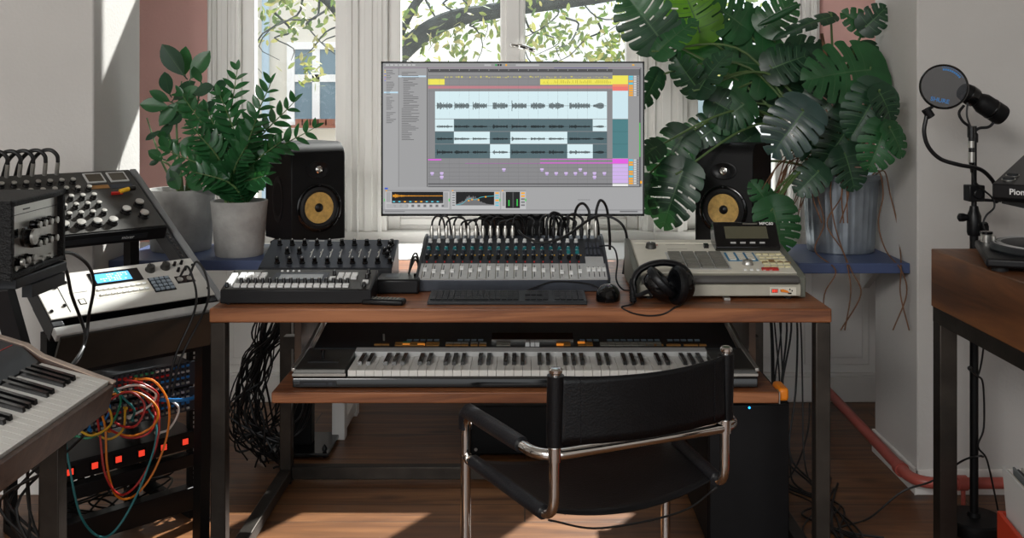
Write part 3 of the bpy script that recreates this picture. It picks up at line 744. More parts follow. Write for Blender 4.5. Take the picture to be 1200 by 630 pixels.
# keyboard (computer)
kbd = thing('computer_keyboard', 'thin dark computer keyboard on the desk in front of the mixing console', 'keyboard', (-.048, 2.76, .76))
kw = .434
b = MB(); b.prism([(-.062, 0), (-.062, .009), (.062, .017), (.062, 0)], -kw/2, kw/2); b.build('case', charcoal, kbd, bevel=.002)
KM = Tr(0, -.062, .009) @ Rx(math.atan(.008/.124))
cells = []
rows = [(.094, .0150), (.078, .0155), (.0625, .0155), (.047, .0155), (.031, .0155), (.0155, .0155)]
kk = MB(); kk.box(-.0070, .0070, -.0066, .0066, 0, .0035); kkm = kk.mesh('key', black_plastic)
space = None; P_ = []
for j, (yy, _) in enumerate(rows):
    yy += .008
    for i in range(26):
        x = -kw/2+.014+i*.01618
        if i in (15, 20) : continue
        if j == 5 and 4 <= i <= 9: continue
        if 16 <= i <= 18 and j in (3,): continue
        P_.append(KM @ Tr(x, yy, 0))
rep('key', kkm, kbd, P_[:98])
b = MB(KM)
for M in P_[98:]:
    q = KM.inverted() @ M; b.box(q.translation.x-.007, q.translation.x+.007, q.translation.y-.0066, q.translation.y+.0066, 0, .0035)
o = b.build('key', black_plastic, kbd); o['kind'] = 'stuff'
b = MB(KM); b.box(-kw/2+.014+3.6*.01618, -kw/2+.014+9.4*.01618, .0155+.008-.0066, .0155+.008+.0066, 0, .0035); b.build('space_bar', black_plastic, kbd)

# mouse
t = thing('computer_mouse', 'shiny black computer mouse beside the right end of the keyboard', 'mouse', (.232, 2.775, .76), R(-12))
P = []
for i in range(13):
    u = -1+2*i/12; yy = u*.052; wdt = .033*sqrt(max(.0, 1-abs(u)**2.6))+.0005; h = .043*sqrt(max(0, 1-abs(u+.15)**2.2/1.32))*.98+.002
    P.append([(wdt*cos(pi*k/10), yy, h*sin(pi*k/10)**.7) for k in range(11)])
b = MB(); b.grid(P); b.build('shell', gloss_black, t)
b = MB(); b.cyl((-.004, -.030, .034), (.004, -.030, .034), .008, n=14); b.build('wheel', rubber_m, t)
b = MB(); b.tube(spline([(-.0, 2.865, .764), (.03, 2.872, .775), (.08, 2.876, .79), (.14, 2.874, .79), (.19, 2.86, .785), (.22, 2.835, .775)], 8), .002, 6)
tag(b.build('mouse_cable', cable_black), 'thin cable of the mouse lying along the front of the mixing console', 'cable')
# plug adapter and headphone cable
t = thing('plug_adapter', 'upright black cylindrical cable adapter standing on the desk between mouse and headphones', 'adapter', (.297, 2.73, .76))
b = MB(Rx(R(80))); b.tube([(0, 0, -.0), (0, .004, .0), (0, .058, .0), (0, .065, .0)], [.007, .0095, .0095, .008], 12); b.build('barrel', black_plastic, t)
b = MB(Rx(R(80)))
for k in range(8): b.tube([(.0097*cos(a), .006+k*.007, .0097*sin(a)) for a in [2*pi*q/12 for q in range(12)]], .0012, 5, closed=True)
b.build('ribs', rubber_m, t)
b = MB(); b.tube(spline([(.297, 2.725, .764), (.290, 2.69, .764), (.268, 2.672, .763), (.258, 2.656, .763), (.268, 2.6495, .757), (.29, 2.6485, .748), (.33, 2.648, .742), (.37, 2.6485, .747), (.40, 2.654, .763), (.418, 2.68, .763), (.42, 2.70, .768), (.405, 2.705, .778)], 8), .0022, 7)
tag(b.build('headphone_cable', cable_black), 'thin headphone cable looping over the front edge of the desk', 'cable')

# ============================================================ drum sampler
X0, X1, Y0 = .319, .768, 2.765
mpc = thing('drum_sampler', 'cream drum sampler with square pads and tilted display at the right of the desk', 'sampler', (X0, Y0, .76))
W_ = X1-X0; th = R(10); lp = .335; zf = .0635; d = lp*cos(th); zr = zf+lp*sin(th)
b = MB(); b.prism([(.0, .010), (.0, .042), (.012, .044), (.012, .05), (.02, zf), (d, zr), (d, .010)], 0, W_); b.build('case', cream_d, mpc, bevel=.004)
b = MB(); b.prism([(.004, .044), (-.006, .047), (-.008, .054), (-.003, .061), (.014, .066), (.024, .0645), (.024, .05)], .006, W_-.006); b.build('armrest', mat('armrest_grey', rgb(78, 76, 74), .6), mpc, bevel=.003)
for x in (-.006, W_): 
    b = MB(); b.prism([(.012, .005), (.012, zf-.004), (.03, zf+.006), (d, zr+.004), (d+.004, .005)], x-.004, x+.016 if x > 0 else x+.012); b.build('side_cheek', olive_m, mpc, bevel=.003)
for x in (.03, W_-.03):
    for y in (.03, d-.03): b = MB(); b.cyl((x, y, 0), (x, y, .012), .011, n=10); b.build('foot', rubber_m, mpc)
PM = Tr(0, .0, zf-.001) @ Rx(th)
b = MB(PM); b.box(.010, W_-.004, .03, lp-.008, 0, .0025); b.build('panel', cream_m, mpc, bevel=.001)
b = MB(PM); b.box(.016, .27, lp-.045, lp-.035, .002, .005); b.build('ridge', cream_m, mpc)
pb = MB(); pb.box(-.0172, .0172, -.0142, .0142, 0, .006); pm_ = pb.mesh('drum_pad', padgrey)
b = MB(PM); b.box(.098, .268, .058, .206, .0025, .0035); b.build('pad_field', lsilver, mpc)
rep('drum_pad', pm_, mpc, [PM @ Tr(.122+i*.0405, .080+j*.0345, .0035) for i in range(4) for j in range(4)])
b = MB(PM); b.box(.272, .360, .128, .203, .0025, .0035); b.build('key_field', bluepad, mpc)
kb = MB(); kb.box(-.0095, .0095, -.006, .006, 0, .004); kbm = kb.mesh('number_key', cream_m)
rep('number_key', kbm, mpc, [PM @ Tr(.288+i*.0275, .141+j*.0165, .0035) for i in range(3) for j in range(4)])
kb = MB(); kb.box(-.008, .008, -.0045, .0045, 0, .004); k2 = kb.mesh('function_key', mat('ivory_key', rgb(206, 198, 160), .45)); k3 = kb.mesh('function_key', mat('brown_key', rgb(130, 104, 66), .5))
G = []
for j in range(5):
    for i in range(5 if j > 1 else 4): G.append(PM @ Tr(.372+i*.0195+(j % 2)*.004-.0, .058+j*.027+.02, .0025))
G = [m for m in G if (PM.inverted() @ m).translation.x < W_-.014]
rep('function_key', k2, mpc, G); rep('function_key', k3, mpc, [PM @ Tr(.374+i*.022, .112, .0026) for i in range(4)]+[PM @ Tr(.396, .128, .0026)])
b = MB(PM); b.box(.352, .398, .048, .062, .0025, .008); b.build('record_key', red_m, mpc)
b = MB(PM)
for i in range(5): b.box(.30+i*.018, .308+i*.018, .048, .056, .0025, .006)
b.build('transport_keys', whitep, mpc)
dm = knob_mesh('data_dial', .0155, .012, [silver_m, dgrey], skirt=1.05, n=24); rep('data_dial', dm, mpc, [PM @ Tr(.322, .102, .0025)])
dm = knob_mesh('volume_knob', .0155, .015, [dgrey, whitep], skirt=1.05, n=20); rep('volume_knob', dm, mpc, [PM @ Tr(.062, .250, .0025)])
b = MB(PM); b.box(.222, .236, .244, .262, .0025, .013); b.build('slide_button', gloss_black, mpc)
text('lettering', 'AKAI', .013, red_m, mpc, PM @ Tr(.072, .276, .0028), bold=True)
b = MB(PM); b.box(.20, .262, .277, .279, .0025, .003); b.box(.11, .17, .277, .279, .0025, .003); b.box(.11, .17, .235, .237, .0025, .003); b.build('panel_marks', dim_label, mpc)
# tilted display hood
HM = PM @ Tr(.252, .218, .004) @ Rx(R(38))
b = MB(HM); b.prism([(0, -.004), (0, .016), (.092, .016), (.098, .008), (.098, -.030), (.06, -.050)], 0, .192); b.build('display_hood', gloss_black, mpc, bevel=.003)
b = MB(HM); b.box(.032, .16, .032, .076, .016, .0172); b.build('display', lcd_off, mpc)
b = MB(HM)
for i in range(4): b.box(.044+i*.029, .060+i*.029, .014, .019, .016, .0185)
b.build('soft_keys', lsilver, mpc)
text('lettering', 'MPC60', .014, whitep, mpc, HM @ Tr(.162, .086, .0165), bold=True)
b = MB(HM); b.box(.09, .135, .084, .087, .016, .0166); b.build('hood_marks', dim_label, mpc)
# disk drive on the front
b = MB(); b.box(W_-.088, W_-.014, -.0015, .003, .013, .036); b.build('drive_plate', cream_m, mpc, bevel=.001)
b = MB(); b.box(W_-.083, W_-.066, -.003, .0, .021, .031); b.m = 1; b.box(W_-.0815, W_-.078, -.0035, -.003, .022, .030); b.box(W_-.0762, W_-.073, -.0035, -.003, .022, .030); b.box(W_-.0705, W_-.068, -.0035, -.003, .022, .030); b.build('track_display', [gloss_black, led_red], mpc)
b = MB(); b.prism([(W_-.060, .029), (W_-.052, .031), (W_-.040, .027), (W_-.034, .021), (W_-.044, .022), (W_-.058, .024)], -.008, -.001, 'y'); b.build('eject_lever', orange_m, mpc, bevel=.001)
b = MB(); b.box(W_-.038, W_-.028, -.0032, .0, .017, .021); b.box(W_-.034, W_-.031, -.003, 0, .028, .032); b.box(W_-.028, W_-.025, -.003, 0, .024, .028); b.build('drive_marks', gloss_black, mpc)
t = thing('clip', 'tiny silver clip on the desk under the front of the drum sampler', 'clip', (.560, 2.765, .76))
b = MB(); b.box(-.009, .009, -.012, .012, 0, .008); b.build('body', silver_m, t, bevel=.001)

# ============================================================ headphones
hp = thing('headphones', 'black over ear headphones leaning on the front of the drum sampler', 'headphones', (.375, 2.72, .76), R(0))
def hpt(px, py, y): return V(((px-615)*y/F-.375, y-2.72, 1.32-(py-115)*y/F-.76))
band = spline([hpt(744.5, 340, 2.725), hpt(743, 328, 2.735), hpt(749, 317, 2.745), hpt(762, 310, 2.748), hpt(778, 307.5, 2.748), hpt(793, 310, 2.745), hpt(804, 317, 2.74), hpt(809, 326, 2.735), hpt(810, 333, 2.73)], 6)
P = []
for i, p in enumerate(band):
    tt = (band[min(i+1, len(band)-1)]-band[max(i-1, 0)]).normalized(); dpt = V((0, 1, .0)); up = tt.cross(dpt).normalized()
    wv, hv = .014, .0095*(1 if 6 < i < len(band)-7 else .75)
    P.append([p+dpt*wv*cos(2*pi*k/12)+up*hv*sin(2*pi*k/12) for k in range(13)])
b = MB(); b.grid(P); b.build('headband', leather_m, hp)
def cup(c, ax, name):
    z = V(ax).normalized(); x = z.cross(V((0, 0, 1))).normalized(); y = z.cross(x)
    M = frame(V(c), x, y, z) @ Matrix.Scale(1.18, 4)
    b = MB(M); b.lathe([(.006, -.020), (.024, -.019), (.031, -.013), (.034, -.002), (.034, .004)], n=26, sx=1, sy=1.12); c1 = b.build('ear_cup', gloss_black, hp)
    b = MB(M); b.lathe([(.033, .004), (.038, .006), (.0405, .013), (.039, .020), (.033, .024), (.023, .023), (.020, .016), (.019, .010), (1e-6, .009)], n=28, sx=1, sy=1.12); b.build('ear_cushion', leather_m, hp)
    b = MB(M); b.lathe([(.010, -.0225), (.014, -.021), (.014, -.019)], n=20); b.build('cap', charcoal, c1)
cL = hpt(771, 341, 2.715); cR = hpt(800, 337, 2.715)
cL.z = .0475; cR.z = .0495
cup(cL, (.62, -.1, .62), 'l'); cup(cR, (-.88, -.35, .08), 'r')
b = MB(); b.tube(spline([hpt(744.5, 338, 2.725), hpt(747, 346, 2.70), cL+V((-.028, -.012, -.012)), cL+V((-.018, -.012, -.022))], 6), .006, 8)
b.tube(spline([hpt(810, 332, 2.73), hpt(812, 340, 2.70), cR+V((.026, -.004, .004))], 6), .006, 8)
b.build('yoke', black_plastic, hp)
# ============================================================ keys helper
def keybed(root, PM, n, w, lw, lb, wm, bm_, first=0, depth_drop=.016, name_w='white_key', name_b='black_key'):
    # PM: x along the keys, y away from the player, z up
    kb = MB(); kb.box(.0006, w-.0006, 0, lw, -depth_drop, 0); wk = kb.mesh(name_w, wm)
    kb = MB(); kb.prism([(lw-lb, 0), (lw-lb+.004, .009), (lw, .011), (lw, 0)], -.0055, .0055); bk = kb.mesh(name_b, bm_)
    rep(name_w, wk, root, [PM @ Tr(i*w, 0, 0) for i in range(n)])
    B = []
    for i in range(n-1):
        if (i+first) % 7 in (0, 1, 3, 4, 5): B.append(PM @ Tr((i+1)*w, 0, 0))
    rep(name_b, bk, root, B)

# ============================================================ long synthesizer on the shelf
kx0, kx1, ky0 = -.633, .635, 2.714
ks = thing('keyboard_synthesizer', 'long grey keyboard synthesizer with amber buttons on the shelf under the desktop', 'synthesizer', (kx0, ky0, .528))
W_ = kx1-kx0
b = MB(); b.prism([(0, .004), (0, .026), (.004, .032), (.03, .032), (.30, .032), (.30, .004)], 0, W_); b.build('lower_case', gloss_black, ks, bevel=.002)
KZ = .051
kA = .148; kB_ = W_-.115
b = MB(); b.prism([(0, .030), (-.002, .034), (-.002, .044), (.004, KZ+.004), (.19, KZ+.014), (.19, .030)], .0, kA-.003); b.build('end_block', dgrey, ks, bevel=.003)
b = MB(); b.prism([(0, .030), (-.002, .034), (-.002, .044), (.004, KZ+.004), (.19, KZ+.014), (.19, .030)], kB_+.003, W_); b.build('end_block', dgrey, ks, bevel=.003)
b = MB(); b.box(0, kA-.003, -.0045, -.0015, .036, .043); b.build('trim_strip', silver_m, ks)
b = MB(); b.box(kB_+.003, W_, -.0045, -.0015, .036, .043); b.build('trim_strip', silver_m, ks)
b = MB(); b.box(kA, kB_, -.002, .03, .030, .034); b.build('key_slip', dgrey, ks)
nk = 42
keybed(ks, Tr(kA+.002, .0, KZ), nk, (kB_-kA-.004)/nk, .146, .094, white_key, black_key)
b = MB(); b.prism([(.148, KZ-.01), (.148, KZ+.013), (.178, KZ+.018), (.178, KZ-.01)], kA-.003, kB_+.003); b.build('grey_rail', lsilver, ks)
PMK = Tr(0, .178, KZ+.016) @ Rx(R(9))
b = MB(PMK); b.box(.02, W_-.02, 0, .20, -.03, .0); b.build('control_panel', charcoal, ks)
for x in (-.004, W_-.007):
    b = MB(); b.prism([(.0, KZ-.004), (.0, KZ+.006), (.178, KZ+.019), (.372, KZ+.051), (.372, KZ+.03), (.178, KZ+.004)], x, x+.011); b.build('side_trim', silver_m, ks, bevel=.002)
bm1 = MB(); bm1.box(-.0105, .0105, -.004, .004, 0, .004); bmm = {k: bm1.mesh('button', m) for k, m in (('a', orange_d), ('r', led_orange), ('g', green_m), ('d', dim_label))}
BT = {'a': [], 'r': [], 'g': [], 'd': []}
def kpx(px): return (px-615)*2.93/F-kx0
for px in (444, 453): BT['a'].append((kpx(px), .022))
for px in (468, 476.5, 485, 493.5): BT['a' if px > 470 else 'a'].append((kpx(px), .033)); BT['a'].append((kpx(px), .018))
BT['r'] += [(kpx(477), .0181), (kpx(494.5), .0181)]; BT['g'] += [(kpx(477), .0331)]
for px in (504, 511): BT['a'].append((kpx(px), .018)); BT['a'].append((kpx(px), .033))
for px in (527, 536, 545, 556, 566): BT['a'].append((kpx(px), .018)); BT['d'].append((kpx(px), .033))
for px in (656, 664): BT['r' if px == 656 else 'a'].append((kpx(px), .018)); BT['a'].append((kpx(px), .033))
for px in (681, 690): BT['a'].append((kpx(px), .018)); BT['r' if px == 681 else 'a'].append((kpx(px), .033))
for k in range(8): BT['d'].append((kpx(707+k*9), .018)); BT['d'].append((kpx(707+k*9), .033))
for px in (756, 764, 772, 784, 792, 804, 812, 822): BT['a'].append((kpx(px), .018))
for px in (586, 594): BT['d'].append((kpx(px), .018)); BT['d'].append((kpx(px), .033))
for k, L_ in BT.items(): rep('button', bmm[k], ks, [PMK @ Tr(x, y, .0001+(.0012 if k in 'rg' else 0)) for x, y in L_])
b = MB(PMK)
for x0, x1 in ((476, 490), (492, 512), (536, 560), (680, 700), (712, 740), (752, 768), (783, 812)):
    for k in range(int((x1-x0)/7)+1): b.box(kpx(x0+k*8), kpx(x0+k*8+6), .052, .055, 0, .001); b.box(kpx(x0+k*8), kpx(x0+k*8+6), .060, .0625, 0, .001)
b.build('printed_labels', mat('pale_blue_print', rgb(130, 156, 170), .5), ks)
b = MB(PMK); b.box(kpx(576), kpx(672), .048, .10, .0, .006); b.build('display_housing', gloss_black, ks)
b = MB(PMK); b.box(kpx(576), kpx(672), .044, .048, .0, .007); b.build('display_edge', silver_m, ks)
fk = MB(); fk.box(-.006, .006, -.009, .009, 0, .012); fkm = fk.mesh('slider_cap', whitep)
rep('slider_cap', fkm, ks, [PMK @ Tr(kpx(x), .020, 0) for x in (618, 624, 629.5)])
b = MB(); b.box(.030, .115, .055, .115, KZ+.006, KZ+.0095); b.build('lever_plate', black_plastic, ks)
b = MB(); b.cyl((.066, .085, KZ+.008), (.066, .085, KZ+.030), .0045, n=10); b.cyl((.066, .085, KZ+.028), (.066, .085, KZ+.034), .006, n=10); b.build('bend_lever', gloss_black, ks)
b = MB(PMK); b.cyl((kpx(449), .055, 0), (kpx(449), .055, .02), .003, n=8); b.build('slider_stem', silver_m, ks)
b = MB(); b.box(.02, .12, -.0012, .001, .009, .022); b.m = 1; b.box(.03, .09, -.002, -.001, .013, .016); b.box(.098, .108, -.002, -.001, .012, .018); b.build('floppy_drive', [charcoal, slate_m], ks)

# ============================================================ leather and chrome armchair
ch = thing('cantilever_armchair', 'black leather armchair on a chrome tube frame turned towards the desk', 'chair', (.036, 2.115, 0), R(24.5))
cw = .515; ad = .37; AZ = .557; r = .0125
b = MB()
LF, RF = (-.03, ad), (cw+.03, ad)
path = fillet([(-.03, -.02, r), (LF[0], ad, r), (LF[0], ad, AZ), (0, 0, AZ), (cw, 0, AZ), (RF[0], ad, AZ), (RF[0], ad, r), (cw+.03, -.02, r)], .062, 9)
b.tube(path, r, 16)
b.build('chrome_frame', chrome, ch)
px_, py_ = .032, .004
seatz = .43
for s, x in ((0, .0), (1, cw)):
    xx = x+(.030 if s == 0 else -.045)
    b = MB(); fx_ = x+(-.028 if s == 0 else .028)
    b.tube(fillet([(fx_, ad-.01, seatz+.012), (xx, .0, seatz-.012), (xx, .0, AZ-.01)], .055, 9), .0115, 14)
    b.cyl((fx_, ad+.013, seatz+.012), (fx_, ad-.02, seatz+.012), .013, n=14)
    b.build('seat_tube', chrome, ch)
    b = MB(); b.tube([(xx, .0, AZ), (xx, -.006, .736)], .0115, 14); b.lathe([(.0125, 0), (.0145, .002), (.0145, .008), (.011, .012), (1e-6, .013)], (xx, -.006, .734), 16); b.cyl((xx, 0, AZ-.012), (xx, 0, AZ+.018), .0145, n=16)
    b.build('back_post', chrome, ch)
xl, xr = .030, cw-.045
# seat sling
P = []
n = 22
for j in range(15):
    v = j/14; y = .045+v*(ad-.075); zt = seatz-.010+.022*(y/ad); spread = .030*(y/ad)*1.9
    row = []
    a, c = xl-spread, xr+spread
    for i in range(n+1):
        u = i/n; sag = .034*(1-(2*u-1)**2)
        row.append((a+(c-a)*u, y+(-.012*(1-(2*u-1)**2) if j == 0 else 0), zt-sag+.002))
    P.append(row)
b = MB(); b.grid(P); b.build('seat_sling', leather_m, ch, solid=.0045)
for s in (0, 1):
    b = MB(); pts = []
    for j in range(11):
        v = j/10; y = .040+v*(ad-.072); zt = seatz-.010+.022*(y/ad); spread = .030*(y/ad)*1.9
        pts.append(((xl-spread) if s == 0 else (xr+spread), y, zt))
    b.tube(pts, .0165, 14); b.build('seat_sleeve', sleeve_m, ch)
    b = MB(); pts2 = [(p[0]+(.052 if s == 0 else -.052), p[1], p[2]-.0125-.003) for p in pts]
    b.tube([(q[0], q[1], q[2]+.002) for q in pts2], .0018, 5); b.build('seam', sleeve_m, ch)
b = MB(); b.tube(spline([(xl, .03, seatz-.022), (cw*.3, .02, seatz-.058), (cw*.7, .02, seatz-.058), (xr, .03, seatz-.022)], 8), .0025, 6); b.build('tension_cord', cable_black, ch)
# backrest
P = []
zb_, zt_ = .582, .730
for j in range(9):
    z = zb_+(zt_-zb_)*j/8; row = []
    for i in range(25):
        u = i/24; bow = .045*(1-(2*u-1)**2)
        row.append((xl+(xr-xl)*u, -.012-bow*.8+.0, z-(.008*(1-(2*u-1)**2) if j == 8 else 0)))
    P.append(row)
b = MB(); b.grid(P); b.build('backrest', leather_m, ch, solid=.005)
for x in (xl, xr):
    b = MB(); b.tube([(x, -.001, zb_-.003), (x, -.0055, zt_)], .0185, 16); b.build('back_sleeve', leather_m, ch)
for u in (.11, .89):
    x = xl+(xr-xl)*u; bow = .045*(1-(2*u-1)**2)*.8
    b = MB()
    for k in range(24): z = zb_+.006+k*(zt_-zb_-.014)/23; b.box(x-.0009, x+.0009, -.012-bow-.0040, -.012-bow-.0022, z-.0018, z+.0018)
    b.build('stitching', sleeve_m, ch)
for s, (fx2, rx2) in enumerate(((LF[0], 0), (RF[0], cw))):
    pts = [V((rx2+(fx2-rx2)*t, ad*t, AZ+.001)) for t in (.24, .3, .5, .7, .86, .955)]
    b = MB(); b.tube(pts+[V((fx2, ad*.995, AZ-.010)), V((fx2, ad+.003, AZ-.045))], [.0175, .0185, .019, .019, .0185, .019, .0185, .0165], 16); b.build('armrest_sleeve', sleeve_m, ch)

# ============================================================ computer tower, black box under the desk
t = thing('computer_tower', 'big black computer tower with a blue light standing under the right of the desk', 'computer', (.655, 3.16, 0))
b = MB(); b.box(-.12, .12, -.245, .245, .012, .43); b.build('case', matt_black, t, bevel=.005)
b = MB(); b.box(-.117, .117, -.255, -.245, .015, .427); b.build('front_panel', black_plastic, t, bevel=.004)
b = MB(); b.ball((.0, -.2555, .418), .0035, n=10); b.build('power_light', led_blue, t)
for x in (-.10, .10):
    for y in (-.22, .22): b = MB(); b.cyl((x, y, 0), (x, y, .012), .015, n=10); b.build('foot', rubber_m, t)
t = thing('subwoofer', 'low black box with corner screws on the floor far under the desk behind the chair', 'subwoofer', (.02, 3.80, 0))
b = MB(); b.box(-.22, .22, -.14, .14, .01, .19); b.build('case', matt_black, t, bevel=.006)
for x in (-.2, .2):
    for z in (.03, .17): b = MB(); b.cyl((x, -.140, z), (x, -.143, z), .006, n=8); b.build('screw', silver_m, t)
for x in (-.2, .2):
    for y in (-.12, .12): b = MB(); b.cyl((x, y, 0), (x, y, .01), .015, n=10); b.build('foot', rubber_m, t)

# ============================================================ left rack with tilted devices
phi = R(46); u = V((cos(phi), sin(phi), 0)); nb = V((-sin(phi), cos(phi), 0))
tl = R(31); v = (nb*cos(tl)+V((0, 0, 1))*sin(tl)).normalized(); wn = u.cross(v)
O = V((-.90, 2.9175, .73))
RM = frame(O, u, v, wn)          # x right, y up the slope, z out of the panel
rack = thing('angled_rack_stand', 'tilted black equipment rack frame left of the desk with slotted side rails', 'rack', (O.x, O.y, 0))
RL = RM.copy(); RL.translation = O-V((O.x, O.y, 0)); RW = .47; RLn = .67
def rbox(m, name, *a, **k):
    b = MB(RL); b.box(*a); return b.build(name, m, rack, **k)
rbox(charcoal, 'side_rail', -.030, .0, -.01, RLn, -.045, .006, bevel=.002)
rbox(charcoal, 'side_rail', -RW-.0, -RW+.03, -.01, RLn, -.045, .006, bevel=.002)
rail_top = silver_m
b = MB(RL); b.box(-.006, .016, -.01, RLn, -.02, .012)
b.build('outer_flange', mat('grey_flange', rgb(132, 134, 136), .4, .4), rack, bevel=.003)
b = MB(RL)
for k in range(34): b.box(-.0245, -.0165, .01+k*.019, .020+k*.019, .0055, .0068)
b.build('rail_slots', gloss_black, rack)
rbox(lsilver, 'front_lip', -RW+.0, .0, -.040, -.010, -.02, .004, bevel=.003)
rbox(dgrey, 'front_sheet', -RW+.01, -.01, -.046, -.036, -.13, -.004)
# upright legs of the tilted frame down to the floor
def bar(root, a, c, wdt, dep, m, name, **k):
    a, c = V(a), V(c); z = (c-a).normalized(); x = (u-z*u.dot(z)).normalized(); y = z.cross(x)
    M = frame(a-V(root.location), x, y, z); b = MB(M); b.box(-wdt/2, wdt/2, -dep/2, dep/2, 0, (c-a).length); return b.build(name, m, root, **k)
def rp(x, y, z=0): return RM @ V((x, y, z))
for x in (-.015, -RW+.015):
    top = rp(x, .60, -.04); bar(rack, (top.x, top.y, 0), top, .03, .05, matt_black, 'rear_leg')
    bot = rp(x, .03, -.05); bar(rack, (bot.x-nb.x*-.02, bot.y+nb.y*.02, 0), bot, .03, .045, matt_black, 'front_leg')
# lower device: cream rack sampler
smp = thing('rack_sampler', 'silver rack sampler with a glowing blue display in the lower part of the tilted rack', 'sampler', M=RM @ Tr(-RW+.03, .012, .007))
PWd = RW-.06
b = MB(); b.box(.0, PWd, 0, .175, -.11, -.003); b.build('chassis', gloss_black, smp)
b = MB(); b.box(-.028, PWd+.028, 0, .175, -.0, .004); b.build('faceplate', mat('bright_faceplate', rgb(192, 190, 184), .4, .1, var=.03), smp, bevel=.001)
b = MB(); b.box(.118, .262, .106, .160, .004, .0055); b.build('display_frame', gloss_black, smp)
b = MB(); b.box(.132, .232, .114, .152, .0055, .006); b.m = 1
for j in range(4):
    for i in range(12):
        if rs.random() < .6: b.box(.137+i*.0075, .142+i*.0075, .119+j*.008, .123+j*.008, .006, .0063)
b.build('display', [lcd_blue, lcd_pale], smp)
kk = MB(); kk.box(-.0055, .0055, -.0035, .0035, 0, .004); k1 = kk.mesh('button', whitep)
rep('button', k1, smp, [Tr(.128+i*.0158, .088-j*.022, .004) for i in range(9) for j in range(2)])
b = MB(); b.box(.112, .272, .054, .102, .0038, .0045); b.build('button_field', cream_m, smp)
b = MB(); b.box(.272, .335, .045, .108, .004, .0055); b.build('keypad_field', gloss_black, smp)
kk = MB(); kk.box(-.0055, .0055, -.005, .005, 0, .004); k2_ = kk.mesh('number_key', mat('pale_blue_key', rgb(130, 142, 152), .4))
rep('number_key', k2_, smp, [Tr(.281+i*.0150, .054+j*.0150, .0055) for i in range(4) for j in range(4)])
km = knob_mesh('knob', .0125, .017, [dgrey, black_plastic], n=20); rep('knob', km, smp, [Tr(.295, .143, .004), Tr(.342, .145, .004)])
km = knob_mesh('small_knob', .0045, .014, [gloss_black, silver_m], n=10); rep('small_knob', km, smp, [Tr(.372, .150, .004), Tr(.395, .153, .004), Tr(.395, .125, .004), Tr(.372, .122, .004)])
b = MB()
for x in (.362, .392): b.lathe([(.009, 0), (.009, .003), (.006, .004), (.005, .002)], (x, .085, .004), 14)
b.build('sockets', silver_m, smp)
b = MB(); b.box(.350, .405, .068, .100, .0038, .0048); b.build('socket_plate', gloss_black, smp)
b = MB(); b.box(.026, .0275, .018, .158, .004, .0048); b.box(.045, .095, .09, .0905, .004, .0046); b.box(.060, .078, .040, .062, .004, .0048); b.m = 1; b.box(.0625, .0755, .0425, .0595, .0048, .0052); b.build('drive_marks', [gloss_black, cream_m], smp)
sc_ = MB(); sc_.lathe([(.005, 0), (.005, .003), (.003, .005), (1e-6, .005)], n=8); scm = sc_.mesh('rack_screw', gloss_black)
rep('rack_screw', scm, smp, [Tr(-.018, .03, .004), Tr(-.018, .14, .004), Tr(.02, .045, .004), Tr(.02, .12, .004), Tr(.052, .135, .004), Tr(PWd+.016, .03, .004), Tr(PWd+.016, .14, .004)])
# upper device: black mixer with chrome knobs
upm = thing('rack_mixer', 'black rack mixer with many chrome topped knobs in the upper part of the tilted rack', 'mixer', M=RM @ Tr(-RW+.012, .300, .004))
PW2 = RW-.05
b = MB(); b.box(-.05, PW2, 0, .315, .0, .045); b.build('case', matt_black, upm, bevel=.003)
b = MB(); b.box(-.046, PW2-.006, .006, .309, .045, .048); b.build('faceplate', dgrey, upm)
b = MB(); b.box(-.03, PW2-.06, -.0015, .0, .012, .030); b.build('front_label', charcoal, upm)
text('lettering', 'mixer', .016, lsilver, upm, Tr(.30, -.0018, .021) @ Rx(pi/2))
km = knob_mesh('knob', .0078, .016, [gloss_black, silver_m], n=14, line=False)
def cap(me_name, r, h):
    b = MB(); b.lathe([(r*1.2, 0), (r*1.2, h*.2), (r, h*.3), (r*.97, h*.8)], n=14); b.m = 1; b.lathe([(r*.98, h*.8), (r*.94, h), (1e-6, h*1.03)], n=14); return b.mesh(me_name, [gloss_black, silver_m])
ks1 = cap('knob', .0078, .017); ks2 = cap('large_knob', .0135, .018)
G = []
for i in range(9):
    for j in range(5):
        x = -.02+i*.034+.012*(j % 2)*0; y = .085+j*.042
        if x < .295-j*.0 and not (i >= 8 and j == 4): G.append(Tr(x, y, .048))
rep('knob', ks1, upm, G)
rep('large_knob', ks2, upm, [Tr(-.02+i*.047, .038, .048) for i in range(7)]+[Tr(.365, .058, .048), Tr(.372, .115, .048), Tr(.320, .085, .048)])
b = MB()
for x in (.262, .335): b.box(x, x+.058, .245, .295, .048, .052)
b.m = 1
for x in (.262, .335): b.box(x+.005, x+.053, .25, .29, .052, .0525)
b.build('level_meters', [lsilver, mat('meter_face', rgb(70, 66, 56), .15)], upm)
b = MB(); b.box(.262, .32, .215, .232, .048, .0495); b.m = 1; b.box(.325, .395, .212, .232, .048, .0495); b.m = 2; b.box(.31, .345, .175, .182, .05, .058); b.build('coloured_strips', [orange_d, slate_m, red_m], upm)
b = MB(); b.tube([(.335, .178, .06), (.365, .185, .062)], .007, 10); b.m = 1; b.tube([(.365, .185, .062), (.385, .188, .062)], .008, 10); b.build('jack', [yellow_m, gloss_black], upm)
